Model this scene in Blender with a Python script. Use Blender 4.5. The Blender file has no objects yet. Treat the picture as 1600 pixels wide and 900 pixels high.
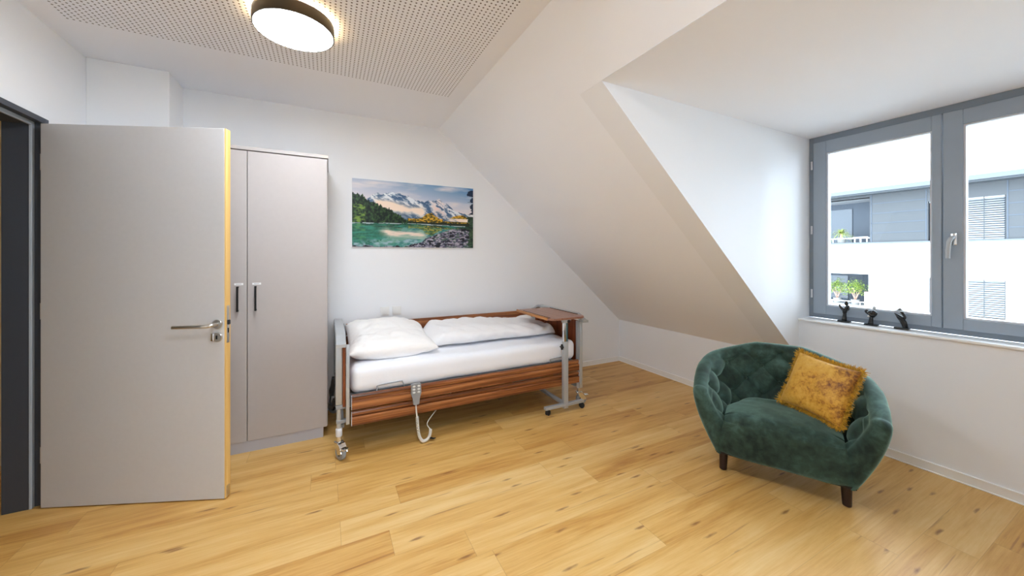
import bpy, bmesh, math, random
from mathutils import Vector, Matrix, noise, Euler
import numpy as np

random.seed(7)
PI = math.pi
SC = bpy.context.scene
COL = SC.collection

# ------------------------------------------------------------------ materials
def lin(c):
    return tuple(((v / 255) / 12.92 if v / 255 <= .04045 else ((v / 255 + .055) / 1.055) ** 2.4) for v in c)

class NT:
    def __init__(s, name):
        s.m = bpy.data.materials.new(name); s.m.use_nodes = True
        s.t = s.m.node_tree; s.n = s.t.nodes; s.l = s.t.links
        s.p = s.n['Principled BSDF']
    def add(s, typ, **kw):
        nd = s.n.new(typ)
        for k, v in kw.items(): setattr(nd, k, v)
        return nd
    def link(s, a, b): s.l.new(a, b)
    def setin(s, nd, key, v):
        if hasattr(v, 'is_output') or isinstance(v, bpy.types.NodeSocket): s.l.new(v, nd.inputs[key])
        else: nd.inputs[key].default_value = v
    def math(s, op, a, b=None, c=None, clamp=False):
        nd = s.add('ShaderNodeMath', operation=op, use_clamp=clamp)
        s.setin(nd, 0, a)
        if b is not None: s.setin(nd, 1, b)
        if c is not None: s.setin(nd, 2, c)
        return nd.outputs[0]
    def mix(s, f, a, b, typ='MIX'):
        nd = s.add('ShaderNodeMix', data_type='RGBA', blend_type=typ)
        s.setin(nd, 0, f); s.setin(nd, 6, a); s.setin(nd, 7, b)
        return nd.outputs[2]
    def ramp(s, f, stops, interp='LINEAR'):
        nd = s.add('ShaderNodeValToRGB'); nd.color_ramp.interpolation = interp
        e = nd.color_ramp.elements
        while len(e) < len(stops): e.new(.5)
        for i, (p, c) in enumerate(stops):
            e[i].position = p; e[i].color = (*c, 1) if len(c) == 3 else c
        s.setin(nd, 0, f); return nd.outputs[0]
    def noise(s, vec, scale=5, detail=4, rough=.5, dist=0):
        nd = s.add('ShaderNodeTexNoise'); s.setin(nd, 'Vector', vec)
        nd.inputs['Scale'].default_value = scale; nd.inputs['Detail'].default_value = detail
        nd.inputs['Roughness'].default_value = rough; nd.inputs['Distortion'].default_value = dist
        return nd.outputs[0]
    def mapping(s, vec, scale=(1, 1, 1), loc=(0, 0, 0), rot=(0, 0, 0)):
        nd = s.add('ShaderNodeMapping'); s.setin(nd, 'Vector', vec)
        nd.inputs['Scale'].default_value = scale; nd.inputs['Location'].default_value = loc
        nd.inputs['Rotation'].default_value = rot
        return nd.outputs[0]
    def obj(s): return s.add('ShaderNodeTexCoord').outputs['Object']
    def bump(s, h, strength=.2, dist=.01):
        nd = s.add('ShaderNodeBump'); nd.inputs['Strength'].default_value = strength
        nd.inputs['Distance'].default_value = dist; s.setin(nd, 'Height', h)
        s.link(nd.outputs[0], s.p.inputs['Normal'])

def plain(name, rgb, rough=.5, metal=0, spec=.5, bump=None, var=0.0, vscale=6, **kw):
    t = NT(name); c = (*lin(rgb), 1)
    t.p.inputs['Base Color'].default_value = c
    t.p.inputs['Roughness'].default_value = rough; t.p.inputs['Metallic'].default_value = metal
    t.p.inputs['Specular IOR Level'].default_value = spec
    for k, v in kw.items(): t.p.inputs[k].default_value = v
    if var:
        n = t.noise(t.obj(), vscale, 3)
        d = tuple(x * (1 - var) for x in c[:3]); b = tuple(min(1, x * (1 + var)) for x in c[:3])
        t.link(t.ramp(n, [(.3, d), (.7, b)]), t.p.inputs['Base Color'])
    if bump:
        t.bump(t.noise(t.obj(), bump[0], 3), bump[1], bump[2] if len(bump) > 2 else .002)
    return t.m

M = {}
M['wall'] = plain('wall_paint', (238, 240, 243), .75, spec=.25, bump=(180, .12, .001))
M['ceil'] = plain('ceiling_paint', (242, 244, 249), .8, spec=.2, bump=(150, .08, .001))
M['slope'] = plain('slope_paint', (243, 245, 249), .78, spec=.25, bump=(150, .08, .001))
M['skirt'] = plain('skirting_white', (240, 240, 238), .35)
M['ward'] = plain('wardrobe_laminate', (184, 178, 176), .42, var=.012, vscale=30)
M['plinth'] = plain('plinth_laminate', (178, 177, 184), .5, var=.01)
M['darkstrip'] = plain('dark_strip', (70, 64, 58), .8)
M['black'] = plain('black_metal', (18, 18, 19), .4, spec=.4)
M['blackrub'] = plain('black_rubber', (28, 29, 33), .6, var=.1)
M['label'] = plain('label_white', (246, 246, 246), .4)
M['labelink'] = plain('label_ink', (150, 150, 155), .6)
M['doorgrey'] = plain('door_laminate', (206, 206, 208), .55, spec=.35, var=.012, vscale=40)
M['anthra'] = plain('door_frame_anthracite', (62, 66, 74), .5, var=.03)
M['seal'] = plain('door_seal_grey', (170, 180, 190), .5)
M['steel'] = plain('brushed_steel', (205, 203, 198), .28, 1.0)
M['chrome'] = plain('chrome', (225, 226, 228), .12, 1.0)
M['silver'] = plain('silver_powder_coat', (184, 188, 191), .38, .35)
M['silverd'] = plain('grey_plastic', (150, 153, 156), .45)
M['teal'] = plain('gas_spring_tube', (58, 108, 122), .3, .4)
M['lampbody'] = plain('bronze_lamp_housing', (62, 50, 36), .45, .5)
M['plastic'] = plain('white_plastic', (232, 232, 230), .35)
M['remote'] = plain('remote_grey', (140, 142, 143), .45)
M['button'] = plain('remote_button', (214, 216, 216), .4)
M['cord'] = plain('cable_white', (226, 224, 216), .45)
M['winframe'] = plain('window_frame_grey', (156, 168, 181), .5, var=.02)
M['winframed'] = plain('window_outer_frame_grey', (126, 138, 150), .5, var=.02)
M['bead'] = plain('glazing_bead', (214, 216, 222), .5)
M['sill'] = plain('window_sill_white', (243, 243, 242), .3)
M['sculpt'] = plain('black_polished_stone', (26, 29, 32), .25, var=.15, vscale=40)
M['bronze'] = plain('bronze_hat', (84, 78, 66), .4, .2)
M['legdark'] = plain('dark_stained_leg', (40, 20, 20), .38, var=.2, vscale=20)
M['facade'] = plain('white_render', (205, 204, 200), .85, var=.01)
M['fascia'] = plain('roof_metal', (74, 78, 82), .45, .2, var=.03)
M['panelblue'] = plain('cladding_panel', (47, 49, 51), .6, var=.04, vscale=2)
M['paneldark'] = plain('balcony_back_wall', (52, 60, 70), .6, var=.04)
M['soffit'] = plain('balcony_soffit', (150, 150, 152), .8)
M['blind'] = plain('aluminium_blind', (136, 138, 140), .5, .1)
M['outglass'] = plain('dark_window_glass', (50, 60, 70), .1)
M['rail'] = plain('balcony_rail_white', (226, 228, 230), .5)
M['brick'] = plain('terracotta_post', (190, 150, 130), .8)
M['leafA'] = plain('palm_leaf', (140, 150, 72), .6, var=.3, vscale=3)
M['leafB'] = plain('shrub_leaf', (132, 152, 66), .6, var=.4, vscale=5)
M['pot'] = plain('grey_planter', (130, 128, 124), .7, var=.05)
M['lawn'] = plain('outside_ground', (120, 122, 118), .9, var=.1, vscale=.5)
M['corr'] = plain('corridor_paint', (226, 210, 176), .8)

# linen
def linen(name, rgb, wr=(9, .25, .012)):
    t = NT(name); c = lin(rgb)
    t.p.inputs['Base Color'].default_value = (*c, 1)
    t.p.inputs['Roughness'].default_value = .85; t.p.inputs['Specular IOR Level'].default_value = .15
    t.p.inputs['Sheen Weight'].default_value = .15
    n1 = t.noise(t.mapping(t.obj(), (1, 2.2, 1)), wr[0], 4, .55, .6)
    n2 = t.noise(t.obj(), 600, 2)
    h = t.math('MULTIPLY_ADD', n2, .05, n1)
    t.bump(h, wr[1] * 1.6, wr[2])
    return t.m
M['pillow'] = linen('pillow_cotton', (243, 241, 239), (8, .3, .02))
M['duvet'] = linen('duvet_cotton', (242, 241, 242), (7, .3, .02))
M['sheet'] = linen('fitted_sheet', (240, 242, 248), (4, .15, .01))

def wood(name, dark, mid, light, axis='x', scale=1.0, rough=.4):
    t = NT(name); o = t.obj()
    st = {'x': (.55, 30, 30), 'y': (30, .55, 30), 'z': (30, 30, .55)}[axis]
    n1 = t.noise(t.mapping(o, tuple(v * scale for v in st)), 1.6, 5, .6, .35)
    n2 = t.noise(t.mapping(o, tuple(v * scale * 3.2 for v in st)), 1.6, 3, .6)
    f = t.math('MULTIPLY_ADD', n2, .35, t.math('MULTIPLY', n1, .7))
    t.link(t.ramp(f, [(.36, lin(dark)), (.5, lin(mid)), (.64, lin(light))]), t.p.inputs['Base Color'])
    t.p.inputs['Roughness'].default_value = rough
    t.bump(n2, .08, .002)
    return t.m
M['walnut'] = wood('walnut_rail', (66, 30, 14), (126, 70, 34), (184, 122, 74), 'x', .8, .3)
M['walnutd'] = wood('walnut_board', (70, 26, 10), (118, 54, 24), (150, 82, 40), 'z', 1.0, .4)
M['tabletop'] = wood('table_laminate', (128, 84, 66), (152, 106, 84), (168, 122, 98), 'y', .8, .3)
M['tableedge'] = wood('table_edge_wood', (120, 70, 30), (166, 108, 56), (190, 134, 78), 'y', .8, .4)
M['pine'] = wood('door_edge_wood', (206, 158, 84), (224, 180, 104), (236, 200, 130), 'z', .7, .5)

def floor_mat():
    t = NT('oak_vinyl_plank'); o = t.obj()
    sep = t.add('ShaderNodeSeparateXYZ'); t.link(o, sep.inputs[0])
    x, y = sep.outputs[0], sep.outputs[1]
    W, L = .178, 1.22
    yy = t.math('DIVIDE', t.math('ADD', y, .02 + 20 * W - .002), W)
    row = t.math('FLOOR', yy); fy = t.math('FRACT', yy)
    wn = t.add('ShaderNodeTexWhiteNoise', noise_dimensions='1D'); t.link(row, wn.inputs['W'])
    xx = t.math('ADD', t.math('DIVIDE', x, L), t.math('MULTIPLY', wn.outputs[0], 7.3))
    colm = t.math('FLOOR', xx); fx = t.math('FRACT', xx)
    cv = t.add('ShaderNodeCombineXYZ'); t.link(row, cv.inputs[0]); t.link(colm, cv.inputs[1])
    wid = t.add('ShaderNodeTexWhiteNoise', noise_dimensions='2D'); t.link(cv.outputs[0], wid.inputs['Vector'])
    rid = wid.outputs[0]; rcol = wid.outputs[1]
    off = t.add('ShaderNodeVectorMath', operation='SCALE'); t.link(rcol, off.inputs[0]); off.inputs['Scale'].default_value = 37
    base = t.add('ShaderNodeVectorMath', operation='ADD'); t.link(o, base.inputs[0]); t.link(off.outputs[0], base.inputs[1])
    b = base.outputs[0]
    g1 = t.noise(t.mapping(b, (.9, 9, 1)), 1.5, 5, .6, .5)      # broad cathedral tone
    g2 = t.noise(t.mapping(b, (2.2, 60, 1)), 1.6, 4, .65, .2)   # fine grain
    g3 = t.noise(t.mapping(b, (.5, 2.0, 1)), 1.2, 2, .5)        # cloudy tone
    f = t.math('ADD', t.math('MULTIPLY', g1, .55), t.math('ADD', t.math('MULTIPLY', g2, .3), t.math('MULTIPLY', g3, .22)))
    f = t.math('ADD', f, t.math('MULTIPLY', t.math('SUBTRACT', rid, .5), .16))
    c = t.ramp(f, [(.36, lin((178, 122, 54))), (.47, lin((203, 153, 78))), (.58, lin((217, 173, 100))), (.74, lin((228, 193, 130)))])
    # long dark cracks
    g4 = t.noise(t.mapping(b, (1.2, 34, 1)), 1.3, 3, .55, .3)
    crack = t.ramp(g4, [(.27, (1, 1, 1)), (.34, (0, 0, 0))])
    c = t.mix(t.math('MULTIPLY', crack, .6), c, (*lin((150, 96, 44)), 1))
    # knots
    vo = t.add('ShaderNodeTexVoronoi', voronoi_dimensions='2D', feature='F1'); t.link(t.mapping(b, (1.3, 6.8, 1)), vo.inputs['Vector'])
    vo.inputs['Scale'].default_value = 1.5
    wob = t.noise(t.mapping(b, (8, 30, 1)), 2, 3)
    kd = t.math('MULTIPLY_ADD', wob, .16, t.math('SUBTRACT', vo.outputs['Distance'], .08))
    kn = t.ramp(kd, [(.02, (1, 1, 1)), (.10, (0, 0, 0))])
    ks = t.math('GREATER_THAN', t.add('ShaderNodeSeparateColor').outputs[0], .58)
    sc_ = [n for n in t.n if n.bl_idname == 'ShaderNodeSeparateColor'][-1]; t.link(vo.outputs['Color'], sc_.inputs[0])
    km = t.math('MULTIPLY', t.math('MULTIPLY', kn, ks), .75)
    c = t.mix(km, c, (*lin((118, 66, 26)), 1))
    # seams
    def seam(fr, wd):
        d = t.math('MINIMUM', fr, t.math('SUBTRACT', 1, fr))
        return t.math('LESS_THAN', d, wd)
    sm = t.math('MAXIMUM', t.math('MULTIPLY', seam(fy, .006), .45), t.math('MULTIPLY', seam(fx, .0011), .6))
    c = t.mix(t.math('MULTIPLY', sm, .6), c, (*lin((140, 92, 46)), 1))
    t.link(c, t.p.inputs['Base Color'])
    r = t.math('MULTIPLY_ADD', g2, .12, .36)
    t.link(r, t.p.inputs['Roughness'])
    t.p.inputs['Specular IOR Level'].default_value = .75
    t.bump(t.math('SUBTRACT', g2, t.math('MULTIPLY', sm, .8)), .05, .002)
    return t.m
M['floor'] = floor_mat()

def perf_mat():
    t = NT('perforated_plasterboard'); o = t.obj()
    sep = t.add('ShaderNodeSeparateXYZ'); t.link(o, sep.inputs[0])
    P = .025
    def fr(s, ph):
        f = t.math('FRACT', t.math('DIVIDE', t.math('ADD', s, ph + 10), P))
        return t.math('MULTIPLY', t.math('SUBTRACT', f, .5), P)
    dx, dy = fr(sep.outputs[0], 0.0), fr(sep.outputs[1], 0.0)
    d = t.math('SQRT', t.math('ADD', t.math('MULTIPLY', dx, dx), t.math('MULTIPLY', dy, dy)))
    hole = t.math('LESS_THAN', d, .0050)
    t.link(t.mix(hole, (*lin((242, 244, 249)), 1), (*lin((112, 106, 104)), 1)), t.p.inputs['Base Color'])
    t.p.inputs['Roughness'].default_value = .85; t.p.inputs['Specular IOR Level'].default_value = .15
    return t.m
M['perf'] = perf_mat()

def velvet():
    t = NT('green_velvet'); o = t.obj()
    n1 = t.noise(o, 4.5, 3, .55, .9); n2 = t.noise(o, 26, 4, .6, .5)
    f = t.math('MULTIPLY_ADD', n2, .3, t.math('MULTIPLY', n1, .74))
    c = t.ramp(f, [(.40, lin((28, 40, 35))), (.53, lin((46, 66, 58))), (.66, lin((72, 98, 89)))])
    t.link(c, t.p.inputs['Base Color'])
    t.p.inputs['Roughness'].default_value = .7; t.p.inputs['Specular IOR Level'].default_value = .2
    t.p.inputs['Sheen Weight'].default_value = 1.0; t.p.inputs['Sheen Roughness'].default_value = .42
    t.p.inputs['Sheen Tint'].default_value = (*lin((176, 214, 200)), 1)
    t.bump(n2, .06, .003)
    return t.m
M['velvet'] = velvet()

def gold():
    t = NT('crushed_gold_velvet'); o = t.obj()
    n1 = t.noise(o, 9, 4, .6, .8); n2 = t.noise(o, 55, 4, .7, .4)
    g = t.math('ADD', t.math('MULTIPLY', n1, .55), t.math('MULTIPLY', n2, .5))
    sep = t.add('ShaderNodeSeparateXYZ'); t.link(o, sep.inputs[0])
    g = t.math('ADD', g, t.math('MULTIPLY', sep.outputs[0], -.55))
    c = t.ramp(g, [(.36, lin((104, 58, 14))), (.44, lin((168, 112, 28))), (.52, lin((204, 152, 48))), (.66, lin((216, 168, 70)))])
    t.link(c, t.p.inputs['Base Color'])
    t.p.inputs['Roughness'].default_value = .55; t.p.inputs['Sheen Weight'].default_value = .5
    t.p.inputs['Sheen Tint'].default_value = (*lin((255, 215, 150)), 1)
    t.bump(n2, .3, .004)
    return t.m
M['gold'] = gold()
M['fringe'] = plain('gold_fringe', (196, 150, 40), .7, var=.3, vscale=60)

def emit(name, rgb, s):
    t = NT(name)
    t.p.inputs['Base Color'].default_value = (*lin(rgb), 1)
    t.p.inputs['Emission Color'].default_value = (*lin(rgb), 1)
    t.p.inputs['Emission Strength'].default_value = s
    return t.m
LAMP = 39.0
M['lamp'] = emit('lamp_diffuser', (240, 247, 255), LAMP)
M['lamptop'] = emit('lamp_uplight', (255, 226, 170), 38)

def glass():
    t = NT('window_glass')
    tr = t.add('ShaderNodeBsdfTransparent'); gl = t.add('ShaderNodeBsdfGlossy'); gl.inputs['Roughness'].default_value = .02
    fr = t.add('ShaderNodeFresnel'); fr.inputs['IOR'].default_value = 1.3
    mx = t.add('ShaderNodeMixShader'); t.link(fr.outputs[0], mx.inputs[0]); t.link(tr.outputs[0], mx.inputs[1]); t.link(gl.outputs[0], mx.inputs[2])
    tr.inputs['Color'].default_value = (.95, .97, .98, 1)
    out = t.n['Material Output']; t.link(mx.outputs[0], out.inputs[0])
    t.n.remove(t.p)
    return t.m
M['glass'] = glass()

# ------------------------------------------------------------------ helpers
def tag(o, label=None, cat=None, group=None, kind=None):
    if label: o['label'] = label
    if cat: o['category'] = cat
    if group: o['group'] = group
    if kind: o['kind'] = kind
    return o

def thing(name, label, cat, loc=(0, 0, 0), rotz=0, group=None, kind=None):
    o = bpy.data.objects.new(name, None); COL.objects.link(o)
    o.location = loc; o.rotation_euler = (0, 0, rotz); o.empty_display_size = .1
    return tag(o, label, cat, group, kind)

def obj(name, bm, mat, parent=None, smooth=None, local=False, mats=None):
    """link bm as one mesh object; world coordinates unless local"""
    bmesh.ops.recalc_face_normals(bm, faces=bm.faces[:])
    if parent is not None and not local:
        r = parent
        while r.parent is not None: r = r.parent
        bmesh.ops.translate(bm, verts=bm.verts[:], vec=-Vector(r.location))
    me = bpy.data.meshes.new(name); bm.to_mesh(me); bm.free()
    for m in (mats or [mat]): me.materials.append(m)
    if smooth is not None:
        if smooth is True or smooth >= 180:
            for p in me.polygons: p.use_smooth = True
        else:
            me.set_sharp_from_angle(angle=math.radians(smooth))
            for p in me.polygons: p.use_smooth = True
    o = bpy.data.objects.new(name, me); COL.objects.link(o)
    if parent is not None: o.parent = parent
    return o

def BM(): return bmesh.new()

def box(bm, x0, x1, y0, y1, z0, z1, bev=0, seg=2):
    vs = [bm.verts.new((x, y, z)) for x in (x0, x1) for y in (y0, y1) for z in (z0, z1)]
    F = [(0, 1, 3, 2), (4, 6, 7, 5), (0, 4, 5, 1), (2, 3, 7, 6), (0, 2, 6, 4), (1, 5, 7, 3)]
    fs = [bm.faces.new([vs[i] for i in f]) for f in F]
    if bev:
        es = list({e for f in fs for e in f.edges})
        r = bmesh.ops.bevel(bm, geom=es, offset=bev, segments=seg, affect='EDGES', profile=.5)
    return bm

def cbox(bm, c, d, bev=0, seg=2, rot=None):
    """box centred at c with size d, optional rotation Matrix"""
    n0 = len(bm.verts); b2 = bmesh.new()
    box(b2, -d[0] / 2, d[0] / 2, -d[1] / 2, d[1] / 2, -d[2] / 2, d[2] / 2, bev, seg)
    m = Matrix.Translation(Vector(c)) @ (rot.to_4x4() if rot else Matrix())
    merge(bm, b2, m); return bm

def merge(bm, b2, m=None):
    mp = {}
    for v in b2.verts: mp[v] = bm.verts.new((m @ v.co) if m else v.co)
    for f in b2.faces:
        try:
            nf = bm.faces.new([mp[v] for v in f.verts]); nf.material_index = f.material_index
        except ValueError: pass
    b2.free()

def prism(bm, poly, axis, a, b):
    """extrude 2-D polygon along axis from a to b. axis 'y': poly=(x,z); 'x': (y,z); 'z': (x,y)"""
    def P(p, t): return {'y': (p[0], t, p[1]), 'x': (t, p[0], p[1]), 'z': (p[0], p[1], t)}[axis]
    A = [bm.verts.new(P(p, a)) for p in poly]; B = [bm.verts.new(P(p, b)) for p in poly]
    n = len(poly)
    bm.faces.new(A[::-1]); bm.faces.new(B)
    for i in range(n): bm.faces.new([A[i], A[(i + 1) % n], B[(i + 1) % n], B[i]])
    return bm

def tube(bm, pts, r, n=10, cap=True):
    pts = [Vector(p) for p in pts]; rings = []
    up = Vector((0, 0, 1)); prev = None
    for i, p in enumerate(pts):
        tg = ((pts[min(i + 1, len(pts) - 1)] - p).normalized() + (p - pts[max(i - 1, 0)]).normalized()).normalized()
        if prev is None:
            ref = up if abs(tg.dot(up)) < .95 else Vector((1, 0, 0))
            u = tg.cross(ref).normalized()
        else:
            u = (prev - tg * prev.dot(tg)).normalized()
        prev = u; w = tg.cross(u)
        rr = r[i] if isinstance(r, (list, tuple)) else r
        rings.append([bm.verts.new(p + (u * math.cos(2 * PI * k / n) + w * math.sin(2 * PI * k / n)) * rr) for k in range(n)])
    for a, b in zip(rings, rings[1:]):
        for k in range(n): bm.faces.new([a[k], a[(k + 1) % n], b[(k + 1) % n], b[k]])
    if cap:
        bm.faces.new(rings[0][::-1]); bm.faces.new(rings[-1])
    return bm

def lathe(bm, prof, m=None, n=24):
    """prof list of (r, z) turned about Z, placed with matrix m"""
    m = m or Matrix(); rings = []
    for r, z in prof:
        if r < 1e-6: rings.append([bm.verts.new(m @ Vector((0, 0, z)))])
        else: rings.append([bm.verts.new(m @ Vector((r * math.cos(2 * PI * k / n), r * math.sin(2 * PI * k / n), z))) for k in range(n)])
    for a, b in zip(rings, rings[1:]):
        for k in range(n):
            k2 = (k + 1) % n
            if len(a) == 1 and len(b) == 1: continue
            if len(a) == 1: bm.faces.new([a[0], b[k], b[k2]])
            elif len(b) == 1: bm.faces.new([a[k], a[k2], b[0]])
            else: bm.faces.new([a[k], a[k2], b[k2], b[k]])
    for rg in (rings[0], rings[-1]):
        if len(rg) > 1: bm.faces.new(rg)
    return bm

def frame_m(o, zdir, xdir=None):
    z = Vector(zdir).normalized(); x = Vector(xdir or (1, 0, 0))
    if abs(x.dot(z)) > .95: x = Vector((0, 1, 0))
    y = z.cross(x).normalized(); x = y.cross(z)
    m = Matrix((x, y, z)).transposed().to_4x4(); m.translation = Vector(o); return m

def sm(t): t = max(0, min(1, t)); return t * t * (3 - 2 * t)

def catmull(pts, n):
    pts = [Vector(p) for p in pts]; P = [2 * pts[0] - pts[1]] + pts + [2 * pts[-1] - pts[-2]]; out = []
    for i in range(1, len(P) - 2):
        for k in range(n):
            t = k / n; a, b, c, d = P[i - 1], P[i], P[i + 1], P[i + 2]
            out.append(.5 * ((2 * b) + (c - a) * t + (2 * a - 5 * b + 4 * c - d) * t * t + (3 * b - a - 3 * c + d) * t ** 3))
    out.append(pts[-1]); return out

# ------------------------------------------------------------------ room constants
XL, XR, YB, YF, ZC = -1.43, 3.5, 3.705, -1.9, 2.722
XRIDGE, ZK = 1.03, .549
DT, DZ, DX = 1.615, 2.403, 1.392      # dormer cheek y, dormer ceiling z, where it meets the slope
DB = -.62                              # other cheek
XW = 3.665                             # window plane
def struct(name, bm, mat, label, cat, parent=None, **k):
    o = obj(name, bm, mat, parent, **k)
    if parent is None: tag(o, label, cat, kind='structure')
    return o

# floor (room + corridor)
b = BM(); box(b, XL - 1.6, XR + .1, YF - .1, YB + .1, -.2, 0)
struct('floor', b, M['floor'], 'light oak plank floor running under the bed and sofa', 'floor')
# ceiling
b = BM(); box(b, XL - .2, XRIDGE, YF - .1, YB + .1, ZC, ZC + .2)
ceil = struct('ceiling', b, M['ceil'], 'white flat ceiling with a perforated acoustic field', 'ceiling')
b = BM(); box(b, -1.30, .9, -1.5, 2.925, ZC - .0015, ZC + .01)
struct('acoustic_panel', b, M['perf'], None, None, ceil)
# back wall
sl = (ZK - ZC) / (XR - XRIDGE)
b = BM(); prism(b, [(XL - .2, 0), (XR + .2, 0), (XR + .2, ZK + .2), (XRIDGE + .15, ZC + .2), (XL - .2, ZC + .2)], 'y', YB, YB + .2)
struct('wall_back', b, M['wall'], 'white gable wall behind the bed and wardrobe', 'wall')
# boxed-out corner
b = BM(); box(b, XL, -1.01, 3.425, YB, 0, ZC, .004, 1)
struct('wall_corner_box', b, M['wall'], 'boxed-out white wall corner left of the wardrobe', 'wall')
# left wall with doorway
DY0, DY1, DH = 1.95, 3.03, 2.162
b = BM(); box(b, XL - .14, XL, DY1, YB, 0, ZC); box(b, XL - .14, XL, YF, DY0, 0, ZC); box(b, XL - .14, XL, DY0, DY1, DH, ZC)
struct('wall_left', b, M['wall'], 'white left wall with the open doorway', 'wall')
# front wall (behind the viewpoint)
GX0, GX1, GZ0, GZ1 = -.45, .40, .95, 2.3
b = BM(); box(b, XL - .2, GX0, YF - .2, YF, 0, ZC + .2); box(b, GX0, GX1, YF - .2, YF, 0, GZ0); box(b, GX0, GX1, YF - .2, YF, GZ1, ZC + .2)
prism(b, [(GX1, 0), (XR + .2, 0), (XR + .2, ZK + .2), (GX1, ZC + .2 + sl * (GX1 - XRIDGE - .15))], 'y', YF - .2, YF)
struct('wall_front', b, M['wall'], 'white gable wall opposite the bed', 'wall')
# sloping roof wall with dormer opening, thick
ang = math.atan(-sl); nx, nz = math.sin(ang), math.cos(ang); TH = .28
def slope_piece(bm, xa, xb, ya, yb):
    za, zb = ZC + sl * (xa - XRIDGE), ZC + sl * (xb - XRIDGE)
    prism(bm, [(xa, za), (xb, zb), (xb + TH * nx, zb + TH * nz), (xa + TH * nx, za + TH * nz)], 'y', ya, yb)
b = BM()
slope_piece(b, XRIDGE, XR, DT, YB); slope_piece(b, XRIDGE, XR, YF, DB); slope_piece(b, XRIDGE, DX, DB, DT)
struct('wall_slope', b, M['slope'], 'white sloping attic wall around the dormer', 'wall')
# knee wall / parapet
b = BM()
box(b, XR, XR + .35, DT, YB, 0, ZK); box(b, XR, XR + .35, YF, DB, 0, ZK); box(b, XR, XR + .35, DB, DT, 0, .868)
struct('wall_right', b, M['wall'], 'low white knee wall under the slope and window', 'wall')
# dormer
zc_at = lambda x: ZC + sl * (x - XRIDGE)
for nm, ya, yb, lab in (('wall_dormer_left', DT - .002, DT + .2, 'white triangular dormer cheek left of the window'),
                        ('wall_dormer_right', DB - .2, DB + .002, 'white triangular dormer cheek beyond the added third sash')):
    b = BM(); prism(b, [(DX - .001, DZ), (DX + .3, DZ + .15), (4.0, DZ + .15), (4.0, ZK), (XR, ZK)], 'y', ya, yb)
    struct(nm, b, M['wall'], lab, 'wall')
b = BM(); prism(b, [(DX - .001, DZ - .002), (4.0, DZ - .002), (4.0, DZ + .25), (DX + .25, DZ + .25)], 'y', DB - .2, DT + .2)
struct('ceiling_dormer', b, M['ceil'], 'white dormer ceiling above the window', 'ceiling')
# corridor beyond the doorway
b = BM(); box(b, XL - 1.5, XL - 1.4, YF, YB, 0, ZC); box(b, XL - 1.4, XL - .15, YF - .1, YF, 0, ZC); box(b, XL - 1.4, XL - .15, YB, YB + .1, 0, ZC)
struct('wall_corridor', b, M['corr'], 'beige corridor wall seen through the doorway', 'wall')
b = BM(); box(b, XL - 1.5, XL - .2, YF, YB, ZC, ZC + .2)
struct('ceiling_corridor', b, M['ceil'], 'corridor ceiling beyond the doorway', 'ceiling')

# baseboards
def skirting(name, lab, x0, x1, y0, y1):
    t = thing(name, lab, 'baseboard', ((x0 + x1) / 2, (y0 + y1) / 2, 0), kind='structure')
    b = BM(); box(b, x0, x1, y0, y1, 0, .055); obj('board', b, M['skirt'], t)
    e = .003
    dx0, dx1, dy0, dy1 = x0, x1, y0, y1
    if x1 - x0 < y1 - y0: (dx0 := x0 - e)
    else: (dy0 := y0 - e)
    b = BM(); box(b, dx0, dx1, dy0, dy1, .055, .062, .0015, 1); box(b, dx0 - (e if x1 - x0 < y1 - y0 else 0), dx1, dy0 - (0 if x1 - x0 < y1 - y0 else e), dy1, 0, .008, .002, 1)
    obj('edge_bead', b, M['label'], t)
skirting('baseboard_right', 'white skirting along the knee wall behind the sofa', XR - .010, XR, YF, YB - .01)
skirting('baseboard_back', 'white skirting along the wall under the bed', .02, XR - .01, YB - .010, YB)

# ------------------------------------------------------------------ door frame and door
fr = thing('trim_1', 'anthracite steel door frame in the left wall', 'door frame', (XL, DY1, 0), kind='structure')
def ring(nm, mat, xa, xb, t0, t1, z0=0, split=True):
    # a three-sided frame: two uprights and the head, each a mesh of its own
    for q, (ya, yb, za, zb) in enumerate(((DY1 - t1, DY1 - t0, z0, DH - t0), (DY0 + t0, DY0 + t1, z0, DH - t0), (DY0 + t1, DY1 - t1, DH - t1, DH - t0))):
        b = BM(); box(b, xa, xb, ya, yb, za, zb, .0015, 1); obj(nm, b, mat, fr)
ring('casing', M['anthra'], XL - .001, XL + .012, -.014, .016)
ring('jamb', M['anthra'], XL - .143, XL - .042, 0, .032)
ring('rebate', M['anthra'], XL - .042, XL - .001, 0, .012)
ring('door_seal', M['seal'], XL - .042, XL - .030, .012, .034)

dH = Vector((-1.418, 2.975, 0)); dA = math.atan2(-.379, .925)
door = thing('door_1', 'open grey room door with a lever handle and wooden edge', 'door', dH, dA, kind='structure')
DW, DTK, DZ0, DZ1 = .966, .042, .006, 2.137
b = BM(); box(b, 0, DW - .006, 0, DTK, DZ0, DZ1, .0015, 1); obj('leaf', b, M['doorgrey'], door, local=True)
b = BM(); box(b, DW - .006, DW, .001, DTK - .001, DZ0 + .001, DZ1 - .001)
edge = obj('leaf_edge', b, M['pine'], door, local=True); edge['label'] = 'pale wooden door edge'
b = BM(); box(b, DW - .002, DW + .0015, .010, .032, .90, 1.115, .001, 1); lk = obj('lock_plate', b, M['steel'], door, local=True)
b = BM(); box(b, DW, DW + .010, .013, .029, 1.005, 1.032, .003); obj('latch', b, M['blackrub'], lk, local=True)
b = BM(); box(b, DW + .001, DW + .003, .017, .025, .958, .985); obj('bolt_slot', b, M['black'], lk, local=True)
b = BM(); box(b, DW - .003, DW + .0012, .006, .036, .010, .075, .002, 1); obj('edge_scuff_plate', b, M['steel'], door, local=True)
hx, hz = .925, 1.012
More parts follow.
